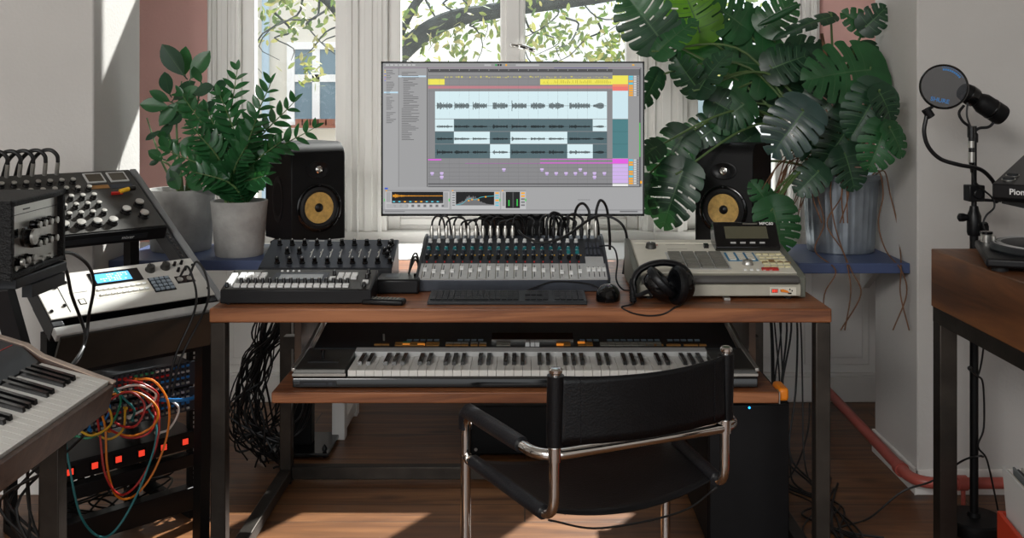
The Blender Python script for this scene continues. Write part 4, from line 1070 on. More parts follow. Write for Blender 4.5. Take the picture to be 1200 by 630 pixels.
# plugs standing along the top of the upper mixer
for i in range(6):
    t = thing('jack_cable', 'black cable with a bright metal plug along the top edge of the rack mixer', 'cable', group='plugs along the top of the rack mixer', M=RM @ Tr(-RW+.02+i*.036+.0, .603, .045))
    b = MB(); b.cyl((0, 0, -.0), (.0, .012, .045), .0065, n=10); b.build('plug', silver_m, t)
    b = MB(); b.tube(spline([(0, .012, .045), (-.004, .02, .065), (-.02, .035, .075), (-.04, .05, .06), (-.055, .06, .02), (-.06, .06, -.05)], 6), .0062, 8); b.build('cord', cable_black, t)
# lower vertical rack with patch bays
Rr = V((-1.03, 3.155, 0)); LRm = frame(Rr, u, nb, V((0, 0, 1)))   # x right, y back, z up
lr = thing('equipment_rack', 'low black equipment rack on the floor under the tilted rack', 'rack', Rr, phi)
RWd = .475
for x in (-.035, -RWd):
    for y in (0, .30): 
        b = MB(); b.box(x, x+.035, y, y+.02, 0, .585); b.build('post', matt_black, lr)
for x in (-.035, -RWd):
    b = MB(); b.box(x, x+.03, .02, .30, .0, .03); b.build('foot', matt_black, lr)
for z0, z1, nm in ((.525, .585, 'top_bar'), (.165, .205, 'blank_bar'), (.03, .10, 'blank_bar')):
    b = MB(); b.box(-RWd+.004, -.004, -.012, .012 if z0 > .3 else .03, z0, z1); b.build(nm, black_plastic, lr, bevel=.002)
b = MB()
for k in range(38): b.box(-.022, -.013, -.0015, .0, .02+k*.0145, .028+k*.0145); b.box(-RWd+.013, -RWd+.022, -.0015, .0, .02+k*.0145, .028+k*.0145)
b.build('rack_holes', lsilver, lr)
for k, (z0, z1, lbl) in enumerate(((.425, .500, 'topmost patch bay with coloured jack rows in the low rack'), (.345, .420, 'patch bay tangled with coloured leads, the lower one in the low rack'))):
    pbay = thing('patch_bay', lbl, 'patch bay', M=LRm @ Tr(-.44, -.014, z0))
    b = MB(); b.box(0, .405, 0, .11, 0, z1-z0-.003); b.build('case', charcoal, pbay)
    b = MB(); b.box(-.01, .415, -.003, 0, 0, z1-z0-.003); b.build('faceplate', mat('bay_face', rgb(40, 44, 54), .5), pbay)
    cl = [lsilver, dim_label, red_m, blue_m, green_m, whitep]
    jb = []
    for j in range(4):
        for i in range(24):
            x = .008+i*.0166; z = .010+j*.0175
            c = 0 if (i+j) % 2 else 1
            if j == 2: c = 2 if 8 <= i <= 19 else 0
            if j == 1 and i > 12: c = 2 if i < 18 else 3
            if k == 0 and j == 3: c = 2 if 9 <= i < 13 else 4 if 13 <= i < 17 else 3 if i > 19 else 5 if i > 16 else 0
            jb.append((x, z, c))
    ms = {}
    for c in range(6):
        b = MB(); b.box(-.0042, .0042, -.006, 0, -.003, .003); ms[c] = b.mesh('jack_socket', cl[c])
    for c in range(6): rep('jack_socket', ms[c], pbay, [Tr(x, -.003, z) for x, z, cc in jb if cc == c])
    b = MB()
    for i in range(24):
        for j in range(4): b.lathe([(.0028, 0), (.0028, .0006), (1e-6, .0006)], (0, 0, 0), 8) if False else b.box(.0050+i*.0166, .0110+i*.0166, -.0036, -.003, .0165+j*.0175, .0195+j*.0175)
    b.build('hole_row', gloss_black, pbay)
pu = thing('power_unit', 'black rack power unit with a row of lit red switches', 'power unit', M=LRm @ Tr(-.455, -.02, .225))
b = MB(); b.box(0, .435, 0, .20, 0, .055); b.build('case', black_plastic, pu, bevel=.003)
b = MB(); b.box(-.0135, .0135, -.002, .0, -.0135, .0135); b.m = 1; b.box(-.0085, .0085, -.005, -.001, -.0085, .0085); sw = b.mesh('switch', [gloss_black, led_red])
rep('switch', sw, pu, [Tr(.045+i*.07, -.0, .028) for i in range(6)])
# coloured patch leads
LEADS = [
 ('orange', orange_m, 'long orange', [(.12, .40), (.118, .36), (.115, .26), (.14, .17), (.19, .15), (.25, .20), (.295, .30), (.30, .40), (.265, .47), (.22, .48)]),
 ('red', red_m, 'long red', [(.105, .41), (.100, .34), (.105, .24), (.15, .17), (.21, .20), (.26, .30), (.27, .40), (.23, .455)]),
 ('teal', teal_m, 'long teal', [(.012, .385), (.008, .30), (.03, .15), (.09, .07), (.15, .10), (.22, .22), (.265, .33), (.24, .42)]),
 ('yellow', yellow_m, 'yellow', [(.05, .37), (.03, .40), (.055, .445), (.10, .44), (.11, .39), (.07, .36), (.045, .375)]),
 ('blue', blue_m, 'short blue', [(.085, .36), (.075, .42), (.11, .455), (.13, .41), (.12, .37)]),
 ('green', green_m, 'green', [(.04, .355), (.07, .35), (.12, .38), (.16, .44), (.15, .47)]),
 ('red', red_m, 'curled red', [(.13, .43), (.18, .46), (.215, .42), (.19, .365), (.15, .37), (.14, .40)]),
 ('orange', orange_m, 'arched orange', [(.14, .45), (.20, .455), (.245, .41), (.24, .36), (.19, .33), (.14, .345)]),
 ('white', whitep, 'white', [(.15, .46), (.21, .47), (.26, .44), (.25, .40), (.20, .37)]),
 ('white', whitep, 'slanting white', [(.33, .395), (.34, .37), (.31, .32), (.29, .30)]),
 ('red', red_m, 'low red', [(.14, .35), (.18, .325), (.23, .335), (.26, .38), (.25, .42)]),
 ('blue', blue_m, 'thick blue', [(.30, .40), (.34, .402), (.38, .40), (.41, .385)]),
 ('yellow', yellow_m, 'second yellow', [(.10, .345), (.13, .33), (.17, .35), (.19, .40)]),
 ('teal', teal_m, 'short teal', [(.15, .475), (.17, .44), (.20, .40), (.21, .36)]),
 ('red', red_m, 'topmost red', [(.19, .485), (.23, .47), (.27, .43), (.28, .36)]),
]
for k, (c, m, nm, pts) in enumerate(LEADS):
    dd = -.05-.012*(k % 4)
    n_ = len(pts); P3 = []
    for i, (x, z) in enumerate(pts):
        e_ = min(1, min(i, n_-1-i)/1.6); P3.append((x-.44, -.022+e_*dd, z))
    t = thing('patch_lead', '%s patch lead plugged into the patch bays' % nm, 'cable', M=LRm.copy())
    b = MB(); b.tube(spline(P3, 7), .0034 if nm != 'thick blue' else .006, 8); b.build('cord', m, t)
    for e_ in (0, -1):
        p = P3[e_]; b = MB(); b.cyl((p[0], p[1]-.008, p[2]), (p[0], p[1]+.012, p[2]), .0052, n=8); b.build('plug', m, t)

# ============================================================ left keyboard, nearest
K0 = V((-.897, 2.165, .700))   # front right corner
kx = V((0.0, 1, 0)); ty = R(15); kyv = V((-cos(ty), 0, sin(ty))); kz = kx.cross(kyv)
KMx = frame(K0, kx, kyv, kz)  # x along the keys to the treble end, y away from the player
lk = thing('wooden_ended_synthesizer', 'keyboard synthesizer with walnut ends and long rows of keys at the lower left', 'synthesizer', M=KMx)
Ln = 1.05
b = MB(); b.box(-Ln, -.012, .0, .36, -.055, -.022); b.build('base', matt_black, lk)
b = MB(); b.prism([(-.006, -.060), (-.006, .004), (.16, .020), (.20, .034), (.375, .040), (.375, -.060)], -.014, .004); b.build('wooden_end', bwood_m, lk, bevel=.002)
b = MB(); b.prism([(-.006, .004), (.16, .020), (.20, .034), (.375, .040), (.375, .043), (.20, .037), (.16, .023), (-.006, .007)], -.0135, .0035); b.build('end_cap', mat('pale_end_wood', rgb(178, 158, 142), .4, var=.1, stretch=(1, 8, 1)), lk)
b = MB(); b.box(-Ln, -.014, -.010, .002, -.058, .003); b.build('front_rail', bwood_m, lk, bevel=.002)
nk = 42; kwd = .0236
keybed(lk, Tr(-.016-nk*kwd, .003, .010), nk, kwd, .150, .096, white_key, black_key, first=1)
b = MB(); b.prism([(.155, -.02), (.155, .012), (.20, .034), (.355, .040), (.37, .036), (.37, -.02)], -Ln, -.020); b.build('top_panel', charcoal, lk, bevel=.002)
PMl = Tr(0, .20, .0345) @ Rx(math.atan(.006/.155))
b = MB(PMl); b.box(-.42, -.26, .03, .12, 0, .002); b.m = 1; b.box(-.90, -.03, .128, .131, 0, .001); b.m = 2; b.box(-.90, -.03, .018, .020, 0, .001); b.m = 3; b.box(-.60, -.2, .137, .141, 0, .001)
b.build('panel_graphics', [lsilver, mat('pale_blue_line', rgb(120, 170, 190), .5), red_m, dim_label], lk)
b = MB(PMl)
for i in range(10): b.box(-.235+i*.019, -.222+i*.019, .045, .060, 0, .004)
b.build('panel_buttons', lsilver, lk)
# its stand
ls = thing('keyboard_stand', 'grey steel stand carrying the lower left synthesizer', 'stand', (-1.05, 1.9, 0))
TL_ = Tr(1.05, -1.9, 0)
for y in (2.08, 1.25):
    for x in (-.985, -1.22):
        zt2 = .705-.064+(-.893-x)*math.tan(ty)
        b = MB(TL_); b.box(x-.02, x+.02, y-.02, y+.02, 0, zt2-.0); b.build('leg', steel_m, ls, bevel=.002)
    b = MB(TL_); b.box(-1.22, -.985, y-.015, y+.015, .30, .33); b.build('cross_bar', steel_m, ls)
b = MB(TL_); b.box(-1.0, -.96, 1.26, 2.07, .12, .16); b.build('side_bar', steel_m, ls)
b = MB(TL_); b.box(-1.24, -1.20, 1.26, 2.07, .12, .16); b.build('side_bar', steel_m, ls)

# ============================================================ black boxed module, upper left, on its own stand
bx = thing('module_case', 'black vinyl covered module case with a silver front of chrome knobs at the far left', 'module case', (-.973, 2.0, .976), R(3))
D_ = .30
b = MB(); hw = .125; hh = .150
b.box(-D_, 0, -hw, hw, 0, .012); b.box(-D_, 0, -hw, hw, hh-.012, hh); b.box(-D_, 0, -hw, -hw+.014, 0, hh); b.box(-D_, 0, hw-.014, hw, 0, hh); b.box(-D_, -D_+.01, -hw, hw, 0, hh); b.build('case', tolex, bx, bevel=.003)
b = MB(); b.box(-.03, -.012, -hw+.014, hw-.014, .012, hh-.012); b.build('faceplate', silver_m, bx)
FM_ = Tr(-.012, 0, 0) @ Ry(pi/2)   # knobs point to +x ; local x -> -z
sk = cap('knob', .0075, .020); bk2 = cap('large_knob', .0165, .022)
def fp(y, z): return Tr(-.012, y, z) @ Ry(pi/2)
rep('knob', sk, bx, [fp(-.015+i*.027, z) for i in range(4) for z in (.092, .055)]+[fp(-.092+i*.026, .030) for i in range(3)])
rep('large_knob', bk2, bx, [fp(-.045, .072)])
b = MB(); b.box(-.012, -.010, -.10, -.075, .075, .092); b.m = 1; b.box(-.012, -.0114, -.108, .108, .118, .1195); b.box(-.012, -.0114, -.05, -.02, .125, .128); b.build('front_marks', [gloss_black, dgrey], bx)
b = MB()
for i in range(5): b.lathe([(.006, 0), (.006, .004)], (0, 0, 0), 10) if False else b.cyl((-.012, -.09+i*.04, .018), (-.006, -.09+i*.04, .018), .006, n=10)
b.build('sockets', silver_m, bx)
st = thing('side_stand', 'dark column stand holding the black module case beside the synthesizer', 'stand', (-1.30, 2.12, 0))
TS = Tr(1.30, -2.12, 0)
b = MB(TS); b.box(-1.30, -.97, 1.90, 2.11, .955, .975); b.build('tray', charcoal, st, bevel=.002)
b = MB(TS); b.prism([(1.98, 0), (2.06, 0), (2.06, .955), (1.98, .955)], -1.38, -1.30); b.build('column', charcoal, st)
b = MB(TS); b.box(-1.54, -1.25, 1.86, 2.2, 0, .02); b.build('base', charcoal, st)
b = MB(TS); b.box(-.985, -.965, 1.95, 2.09, .93, .955); b.build('tray_lip', charcoal, st)
# black slanting arm between column and tilted rack
a1 = at(2, 338, 420); a2 = at(40, 470, 405)
t = thing('slanted_post', 'dark slanting flat post behind the left synthesizer and under the module case', 'post', (a2.x+.08, a2.y, 0))
d_ = (a2-a1).normalized(); bb = a2+d_*((a2.z)/-d_.z); t.location = (bb.x, bb.y, 0)
b = MB(); xx = (bb-a1).normalized(); yv = V((0, 1, 0)); zz = xx.cross(yv).normalized(); Mx = frame(a1-bb, xx, zz.cross(xx), zz); b.T = Mx; b.box(0, (bb-a1).length, -.02, .02, -.025, .025)
b.build('post', charcoal, t)
# cables hanging from the module case over the sampler
def fixedcable(label, pts, r=.0035, group=None, cat='cable', m=None, name='audio_cable', n=8, sides=7):
    b = MB(); b.tube(spline(pts, n), r, sides)
    return tag(b.build(name, m or cable_black), label, cat, group)
fixedcable('black cable swinging from the module case across the front of the rack sampler', [at(62, 297, 545), at(85, 297, 520), at(104, 312, 500), at(110, 335, 480), at(104, 370, 470), at(101, 395, 470), at(92, 420, 480), at(80, 430, 500)], .0042)
fixedcable('second black cable hanging down past the left side of the rack sampler', [at(48, 306, 545), at(68, 303, 520), at(78, 318, 500), at(84, 345, 480), at(94, 372, 470), at(100, 392, 468), at(96, 410, 476), at(84, 428, 500)], .0042)
fixedcable('black cable hanging from the left socket of the rack sampler', [rp(-.078, .100, .02), rp(-.070, .095, .06), rp(-.066, .06, .05), rp(-.075, .0, .03), rp(-.10, -.05, .0), rp(-.15, -.10, -.10), rp(-.16, -.14, -.2)], .0034)
fixedcable('black cable hanging from the right socket of the rack sampler', [rp(-.048, .100, .02), rp(-.042, .098, .07), rp(-.030, .06, .06), rp(-.036, .0, .03), rp(-.07, -.05, .0), rp(-.13, -.10, -.10), rp(-.15, -.14, -.2)], .0034)

# ============================================================ right table with turntable
TX, TY = 1.19, 2.9175
tb = thing('wooden_table', 'thick pine table on steel legs at the right edge by the microphone', 'table', (1.65, 2.35, 0))
TT2 = Tr(-1.65, -2.35, 0)
b = MB(TT2); b.box(TX, 2.2, 1.7, TY, .712, .88); b.build('tabletop', table_m, tb, bevel=.003)
b = MB(TT2); b.box(TX+.004, TX+.054, 1.72, TY-.004, .668, .712); b.box(TX+.06, 2.18, TY-.054, TY-.004, .672, .712); b.build('apron_rail', steel_m, tb)
for x in (TX+.004, 2.14):
    for y in (1.72, TY-.054): b = MB(TT2); b.box(x, x+.05, y, y+.05, 0, .668 if x < 2 else .672); b.build('leg', steel_m, tb, bevel=.002)
tt = thing('turntable', 'black turntable with a silver knob at the rear edge of the wooden table', 'turntable', (1.44, 2.61, .88), R(-20))
b = MB(); b.box(-.225, .225, -.175, .175, .012, .035); b.build('plinth', black_plastic, tt, bevel=.006)
for x in (-.19, .19):
    for y in (-.14, .14): b = MB(); b.cyl((x, y, 0), (x, y, .012), .02, n=14); b.build('foot', rubber_m, tt)
b = MB(); b.lathe([(.165, 0), (.168, .006), (.163, .018), (.158, .020), (1e-6, .020)], (-.035, 0, .035), 48); b.build('platter', charcoal, tt)
b = MB()
for rr in (.158, .150, .146, .142): b.lathe([(rr, 0), (rr, .0012), (rr-.002, .0012), (rr-.002, 0)], (-.035, 0, .0552), 48, cap=False)
b.build('slip_mat_rings', lsilver, tt)
b = MB(); b.lathe([(.003, 0), (.003, .014), (1e-6, .015)], (-.035, 0, .055), 10); b.build('spindle', chrome, tt)
b = MB(); b.lathe([(.016, 0), (.016, .020), (.014, .022)], (-.197, .145, .035), 20); b.m = 1; b.lathe([(.0145, .022), (.017, .023), (.017, .029), (1e-6, .030)], (-.197, .145, .035), 20); b.build('silver_knob', [silver_m, gloss_black], tt)
b = MB(); b.lathe([(.0055, 0), (.0055, .032), (1e-6, .033)], (-.19, .02, .035), 12); b.build('pin', silver_m, tt)
b = MB(); b.tube(spline([(.17, .12, .07), (.17, .02, .072), (.15, -.08, .07), (.10, -.12, .068)], 6), .004, 8); b.cyl((.17, .12, .035), (.17, .12, .075), .022, n=18); b.build('tonearm', silver_m, tt)
# player on a raised stand
c0 = at(1163, 214, 392)
cdj = thing('media_player', 'black media player with lettering on its front at the right edge above the turntable', 'player', M=Tr(1.522, 2.78, 1.052) @ Rz(R(-38)) @ Rx(R(4)))
b = MB(); b.prism([(-.19, .0), (-.205, .010), (-.205, .050), (.19, .085), (.20, .075), (.20, .0)], -.155, .155); b.build('case', black_plastic, cdj, bevel=.004)
text('lettering', 'Pioneer', .022, whitep, cdj, Tr(-.112, -.2058, .030) @ Rx(R(90)), align='LEFT', bold=True)
PJ = Tr(0, -.205, .0505) @ Rx(math.atan(.035/.395))
b = MB(PJ); b.lathe([(.10, 0), (.104, .008), (.095, .014), (1e-6, .014)], (.02, .15, 0), 40); b.build('jog_wheel', charcoal, cdj)
for (x, y) in ((-.125, .055), (-.125, .105)):
    b = MB(PJ); b.lathe([(.015, 0), (.015, .006), (.011, .008), (1e-6, .008)], (x, y, 0), 20); b.m = 1; b.lathe([(.018, 0), (.018, .002), (.015, .002)], (x, y, 0), 20); b.build('button', [charcoal, silver_m], cdj)
b = MB(PJ); b.box(-.09, .09, .28, .37, 0, .01); b.build('display', gloss_black, cdj)
st = thing('player_stand', 'dark stand raising the media player above the turntable', 'stand', (1.62, 2.78, .88))
b = MB(); b.box(-.10, .12, -.17, .08, 0, .01); b.box(.02, .06, -.06, -.02, .01, .140); b.box(-.26, .06, -.10, .06, .140, .158); b.build('frame', charcoal, st)

# ============================================================ microphone on its stand
mx_, my_ = 1.376, 3.05
ms_ = thing('microphone_stand', 'black round based microphone stand between the wooden table and the wall', 'microphone stand', (mx_, my_, 0))
b = MB(); b.lathe([(.088, 0), (.091, .006), (.090, .034), (.084, .040), (.02, .042), (.018, .055), (1e-6, .055)], n=44); b.build('base', matt_black, ms_)
b = MB(); b.cyl((0, 0, .045), (0, 0, .92), .0125, n=18); b.build('pole', matt_black, ms_)
b = MB(); b.lathe([(.018, 0), (.021, .01), (.021, .06), (.015, .075), (.012, .09)], (0, 0, .90), 18)
b.build('clutch', black_plastic, ms_)
b = MB(); b.cyl((0, 0, .95), (0, 0, 1.235), .008, n=14); b.build('upper_pole', black_plastic, ms_)
b = MB(); b.box(-.024, .024, -.022, .022, 1.005, 1.055); b.cyl((.0, -.022, 1.03), (.0, -.034, 1.03), .015, n=14); b.build('clamp', black_plastic, ms_, bevel=.003)
b = MB(); b.lathe([(.011, 0), (.014, .004), (.014, .016), (.011, .02)], (0, 0, 0), 6); b.T = Tr(-.03, 0, .955) @ Ry(pi/2); b2 = MB(Tr(-.045, 0, .955) @ Ry(pi/2)); b2.lathe([(.006, -.005), (.013, 0), (.013, .012), (.008, .03)], n=10); b2.build('knob', black_plastic, ms_)
b2 = MB(Tr(.018, -.008, .925) @ Ry(pi/2)); b2.lathe([(.008, 0), (.018, .004), (.018, .016), (.008, .02)], n=10); b2.build('knob', black_plastic, ms_)
# yoke and mic
mic_c = V((.020, -.01, 1.295))
b = MB(); b.lathe([(.012, 0), (.012, .025), (.008, .03)], (0, 0, 1.185), 14); b.tube(spline([(0, 0, 1.215), (-.012, .0, 1.232), (-.035, .0, 1.25), (-.045, .002, 1.275), (-.030, .002, 1.298)], 5), .0045, 8)
b.tube(spline([(0, 0, 1.215), (.015, .0, 1.228), (.045, .0, 1.232), (.06, .0, 1.250), (.055, .002, 1.275)], 5), .0045, 8); b.build('yoke', black_plastic, ms_)
mic = thing('microphone', 'black cylindrical broadcast microphone tilted behind the round pop filter', 'microphone', (mx_, my_, 0))
ax = V((.80, .12, -.48)).normalized()   # front (towards the filter) is -ax
side = ax.cross(V((0, 0, 1))).normalized(); upv = side.cross(ax)
MM = frame(V((.035, -.005, 1.297))-ax*.02, side, upv, ax)
b = MB(MM); b.lathe([(1e-6, -.076), (.020, -.076), (.026, -.070), (.029, -.055), (.029, -.025), (.0245, -.020), (.0245, -.012), (.0265, -.008), (.032, .006), (.0325, .075), (.030, .082), (1e-6, .084)], n=30); b.build('body', matt_black, mic)
b = MB(MM); b.lathe([(.0298, -.052), (.0305, -.05), (.0305, -.03), (.0298, -.028)], n=30); b.m = 0; b.lathe([(.0325, .035), (.0335, .037), (.0335, .041), (.0325, .043)], n=30); b.build('ring', gloss_black, mic)
# pop filter
pf = thing('pop_filter', 'round mesh pop filter with blue lettering on a curved gooseneck', 'pop filter', (mx_, my_, 1.04))
Yp = my_-.09; fc = V(((1106-615)*Yp/F-mx_, Yp-my_, 1.32-(101.5-115)*Yp/F-1.04)); rF = 26.5*Yp/F
nrm = V((-.28, -.93, .20)).normalized(); sx_ = V((0, 0, 1)).cross(nrm).normalized()*1; up_ = nrm.cross(sx_)
FMx = frame(fc, sx_, up_, nrm)
b = MB(FMx); b.lathe([(rF-.004, -.003), (rF, -.005), (rF+.002, 0), (rF, .005), (rF-.004, .003)], n=48, cap=False); b.build('hoop', gloss_black, pf)
msh = bpy.data.materials.new('nylon_mesh'); msh.use_nodes = True; nt = msh.node_tree; p = nt.nodes['Principled BSDF']; p.inputs['Base Color'].default_value = rgb(52, 54, 58); p.inputs['Roughness'].default_value = .8
tr = nt.nodes.new('ShaderNodeBsdfTransparent'); mxs = nt.nodes.new('ShaderNodeMixShader'); mxs.inputs[0].default_value = .82
nt.links.new(tr.outputs[0], mxs.inputs[1]); nt.links.new(p.outputs[0], mxs.inputs[2]); nt.links.new(mxs.outputs[0], nt.nodes['Material Output'].inputs[0])
b = MB(FMx); b.lathe([(1e-6, .001), (rF-.003, .001)], n=48, cap=False); b.build('mesh_screen', msh, pf)
text('lettering', 'SHURE', .0175, blue_m, pf, FMx @ Tr(-.012, -.042, .0022) @ Rz(R(-12)), bold=True)
b = MB(FMx)
for k in range(9): a = R(92-k*7); b.quad(*[((rF-.012-q)*cos(a2_), (rF-.012-q)*sin(a2_), .002) for a2_, q in ((a, 0), (a-R(5.5), 0), (a-R(5.5), .006), (a, .006))])
for k in range(14): a = R(94-k*5); b.quad(*[((rF-.007-q)*cos(a2_), (rF-.007-q)*sin(a2_), .002) for a2_, q in ((a, 0), (a-R(3.5), 0), (a-R(3.5), .0012), (a, .0012))])
b.build('lettering', blue_m, pf)
def pfp(px, py, y): return V(((px-615)*y/F-mx_, y-my_, 1.32-(py-115)*y/F-1.04))
b = MB(); b.tube(spline([pfp(1088, 127, Yp), pfp(1085, 140, Yp), pfp(1083, 155, Yp), pfp(1088, 172, Yp), pfp(1102, 186, Yp), pfp(1124, 193, Yp), pfp(1148, 198, Yp+.02), pfp(1162, 210, Yp+.05), pfp(1167, 222, my_-.03), pfp(1167, 234, my_-.01)], 7), .0062, 10); b.build('gooseneck', black_plastic, pf)
b = MB(); b.cyl(pfp(1085, 128, Yp), pfp(1091, 137, Yp), .013, n=12); b.cyl(pfp(1081, 131, Yp), pfp(1093, 125, Yp), .005, n=8); b.cyl(pfp(1167, 225, my_-.03), pfp(1167, 236, my_-.01), .009, n=10); b.cyl(pfp(1173, 235, my_-.015), pfp(1148, 234, my_), .005, n=8); b.build('clamp', black_plastic, pf)
cb = thing('microphone_cable', 'microphone cable with a metal connector dropping beside the upper stand pole', 'cable', (mx_, my_, 0))
def cp(px, py, y=3.01): return V(((px-615)*y/F-mx_, y-my_, 1.32-(py-115)*y/F))
b = MB(); b.cyl(cp(1138, 148), cp(1138, 161), .011, n=12); b.cyl(cp(1138, 161), cp(1138.5, 178), .0085, n=12); b.m = 1; b.cyl(cp(1138.2, 165), cp(1138.2, 173), .0088, n=12); b.cyl(cp(1138.5, 178), cp(1138.6, 190), .0095, n=12); b.m = 0; b.cyl(cp(1138.6, 190), cp(1139, 202), .0085, .004, n=12); b.build('connector', [gloss_black, silver_m], cb)
b = MB(); b.tube(spline([cp(1134, 120), cp(1133, 135), cp(1137, 148)], 6), .003, 7)
b.tube(spline([cp(1139, 202), cp(1142, 212), cp(1152, 222), cp(1163, 232), cp(1165, 243), cp(1156, 252), cp(1152, 262), cp(1154, 272), cp(1155, 290, 3.09), cp(1152, 330, 3.14), cp(1153, 400, 3.09), cp(1146, 440, 3.09), cp(1138, 430, 3.02), cp(1135, 432, 2.99), cp(1145, 440, 2.99), cp(1152, 450, 3.01), cp(1153, 500, 3.02), cp(1146, 522, 3.02), cp(1155, 535, 3.03), cp(1160, 552, 3.06), cp(1168, 590, 3.1), cp(1172, 612, 3.1)], 6), .003, 7); b.build('cord', cable_black, cb)
fixedcable('black cable running down around the microphone stand and along the floor to the desk', [(1.395, 3.03, .23), (1.376, 3.02, .235), (1.34, 3.05, .21), (1.27, 3.10, .13), (1.19, 3.14, .08), (1.08, 3.12, .006), (.98, 3.06, .006), (.90, 2.99, .006), (.86, 2.9, .006)], .0032)

# record crate
rc = thing('record_crate', 'red crate of record sleeves on the floor under the wooden table', 'crate', (1.435, 2.53, 0), R(-8))
b = MB(); o_, i_ = .17, .158
b.box(-o_, o_, -.17, -.158, 0, .195); b.box(-o_, o_, .158, .17, 0, .195); b.box(-o_, -i_, -.158, .158, 0, .195); b.box(i_, o_, -.158, .158, 0, .195); b.box(-i_, i_, -.158, .158, 0, .01)
b.build('crate', mat('crate_red', rgb(196, 62, 34), .5, var=.05), rc, bevel=.003)
cols = [card_m, whitep, mat('sleeve_grey', rgb(120, 124, 126), .6), mat('sleeve_dark', rgb(50, 50, 54), .5), cream_m]
for k in range(26):
    x = -.134+k*.0112; 
    t = thing('record_sleeve', 'record sleeve standing on edge in the red crate', 'record', (0, 0, 0), group='record sleeves in the red crate', M=Matrix.Translation(rc.location) @ Rz(R(-8)) @ Tr(x, 0, .0105) @ Ry(R(-4+rs.uniform(-.8, .8))))
    b = MB(); b.box(-.0025, .0025, -.155+rs.uniform(-.002, .002), .154, 0, .308+rs.uniform(-.006, .006)); b.build('sleeve', cols[rs.randint(0, 4)], t)
# ============================================================ plants
def pot(root, m, r0, r1, h, wall=.009, ribs=0, rim=False, name='pot'):
    b = MB(); n = 96 if ribs else 48
    prof = [(r0*.96, 0), (r0, .006), (r1, h), (r1-wall, h), (r1-wall-.004, h-.03), (1e-6, h-.03)]
    if rim: prof = [(r0*.97, 0), (r0, .004)]+[(r0+(r1-r0)*t, h*t) for t in (.12, .3, .5, .7, .85)]+[(r1, h-.022), (r1+.006, h-.02), (r1+.006, h-.004), (r1, h), (r1-wall, h), (r1-wall-.004, h-.03), (1e-6, h-.03)]
    b.lathe(prof, n=n)
    if ribs:
        for i, p in enumerate(b.v):
            rr = sqrt(p.x**2+p.y**2)
            if rr > r0*.95 and .01 < p.z < h-.03 and rr > r1-wall-.03:
                a = atan2(p.y, p.x); k = 1+.016*cos(ribs*a); p.x *= k; p.y *= k
    b.build(name, m, root)
    b = MB(); b.lathe([(r1-wall-.001, h-.028), (r1*.5, h-.018), (1e-6, h-.014)], n=24); b.build('soil', soil_m, root)
rp_ = random.Random(11)
def leaf_frame(base, tip, nrm):
    y = (tip-base).normalized(); z = (nrm-y*nrm.dot(y))
    if z.length < 1e-3: z = y.orthogonal()
    z.normalize(); x = y.cross(z); return frame(base, x, y, z)
def oval_leaf(b, M, L, W, fold=.25, droop=.15, nl=8, nw=3, vein=True, obov=.15):
    old = b.T; b.T = old @ M; P = []
    for i in range(nl+1):
        t = i/nl; w = W*.5*sin(pi*t**(1-obov*1.2))**.75 if 0 < t < 1 else W*.012
        row = []
        for j in range(-nw, nw+1):
            s = j/nw; row.append((w*s, L*t, -droop*L*t*t+fold*abs(w*s)*.8))
        P.append(row)
    b.m = 0; b.grid(P)
    if vein:
        b.m = 1; b.grid([[(-W*.012*(1-.7*t), L*t, -droop*L*t*t+.0012), (W*.012*(1-.7*t), L*t, -droop*L*t*t+.0012)] for t in [k/nl for k in range(nl+1)]])
    b.m = 0; b.T = old
# --- big round leaved plant in the rear concrete pot
pA = thing('potted_fig', 'plant with large oval leaves in the big rear concrete pot against the pink wall', 'potted plant', (-1.275, 3.695, .76))
cA = V(pA.location)
pot(pA, concrete, .108, .122, .225)
def pxA(px, py, y): return V(((px-615)*y/F, y, 1.32-(py-115)*y/F))-cA
zq = lambda X, Y_: (160+X/2.25, 30+Y_/2.25)
stemsA = [((215, 218), (207, 150), (213, 95)), ((215, 218), (196, 150), (182, 118)), ((218, 218), (225, 160), (236, 96)), ((212, 218), (190, 190), (172, 138)), ((214, 218), (200, 195), (180, 186)), ((220, 218), (232, 180), (246, 130))]
for st_ in stemsA:
    b = MB(); pts = [pxA(*st_[0], 3.69)]+[pxA(*q, 3.66+rp_.uniform(-.03, .03)) for q in st_[1:]]; pts[0].z = .2; b.tube(spline(pts, 6), [.0055-.00025*i for i in range(13)], 7); b.build('stem', stem_m, pA)
LA = [((125,132),(68,52),34), ((128,130),(128,58),26), ((142,140),(190,68),30), ((88,182),(72,124),30), ((88,200),(36,172),18), ((84,214),(10,206),26), ((96,196),(150,148),26), ((112,180),(170,170),22), ((110,200),(60,262),24), ((98,250),(62,300),24), ((110,240),(150,180),24), ((70,352),(32,330),18), ((60,356),(34,366),10), ((88,380),(110,430),30), ((110,300),(70,330),20), ((150,180),(200,160),26), ((160,200),(120,240),24), ((100,330),(150,300),26), ((120,360),(80,410),22), ((170,150),(150,110),20), ((130,260),(180,240),24), ((60,280),(24,300),14), ((140,330),(190,360),22), ((130,400),(170,430),22), ((120,230),(88,260),26), ((90,300),(50,280),16), ((150,290),(120,330),24), ((165,240),(205,200),22), ((80,330),(66,290),18), ((175,330),(150,380),22), ((200,170),(236,150),20), ((205,190),(250,180),18)]
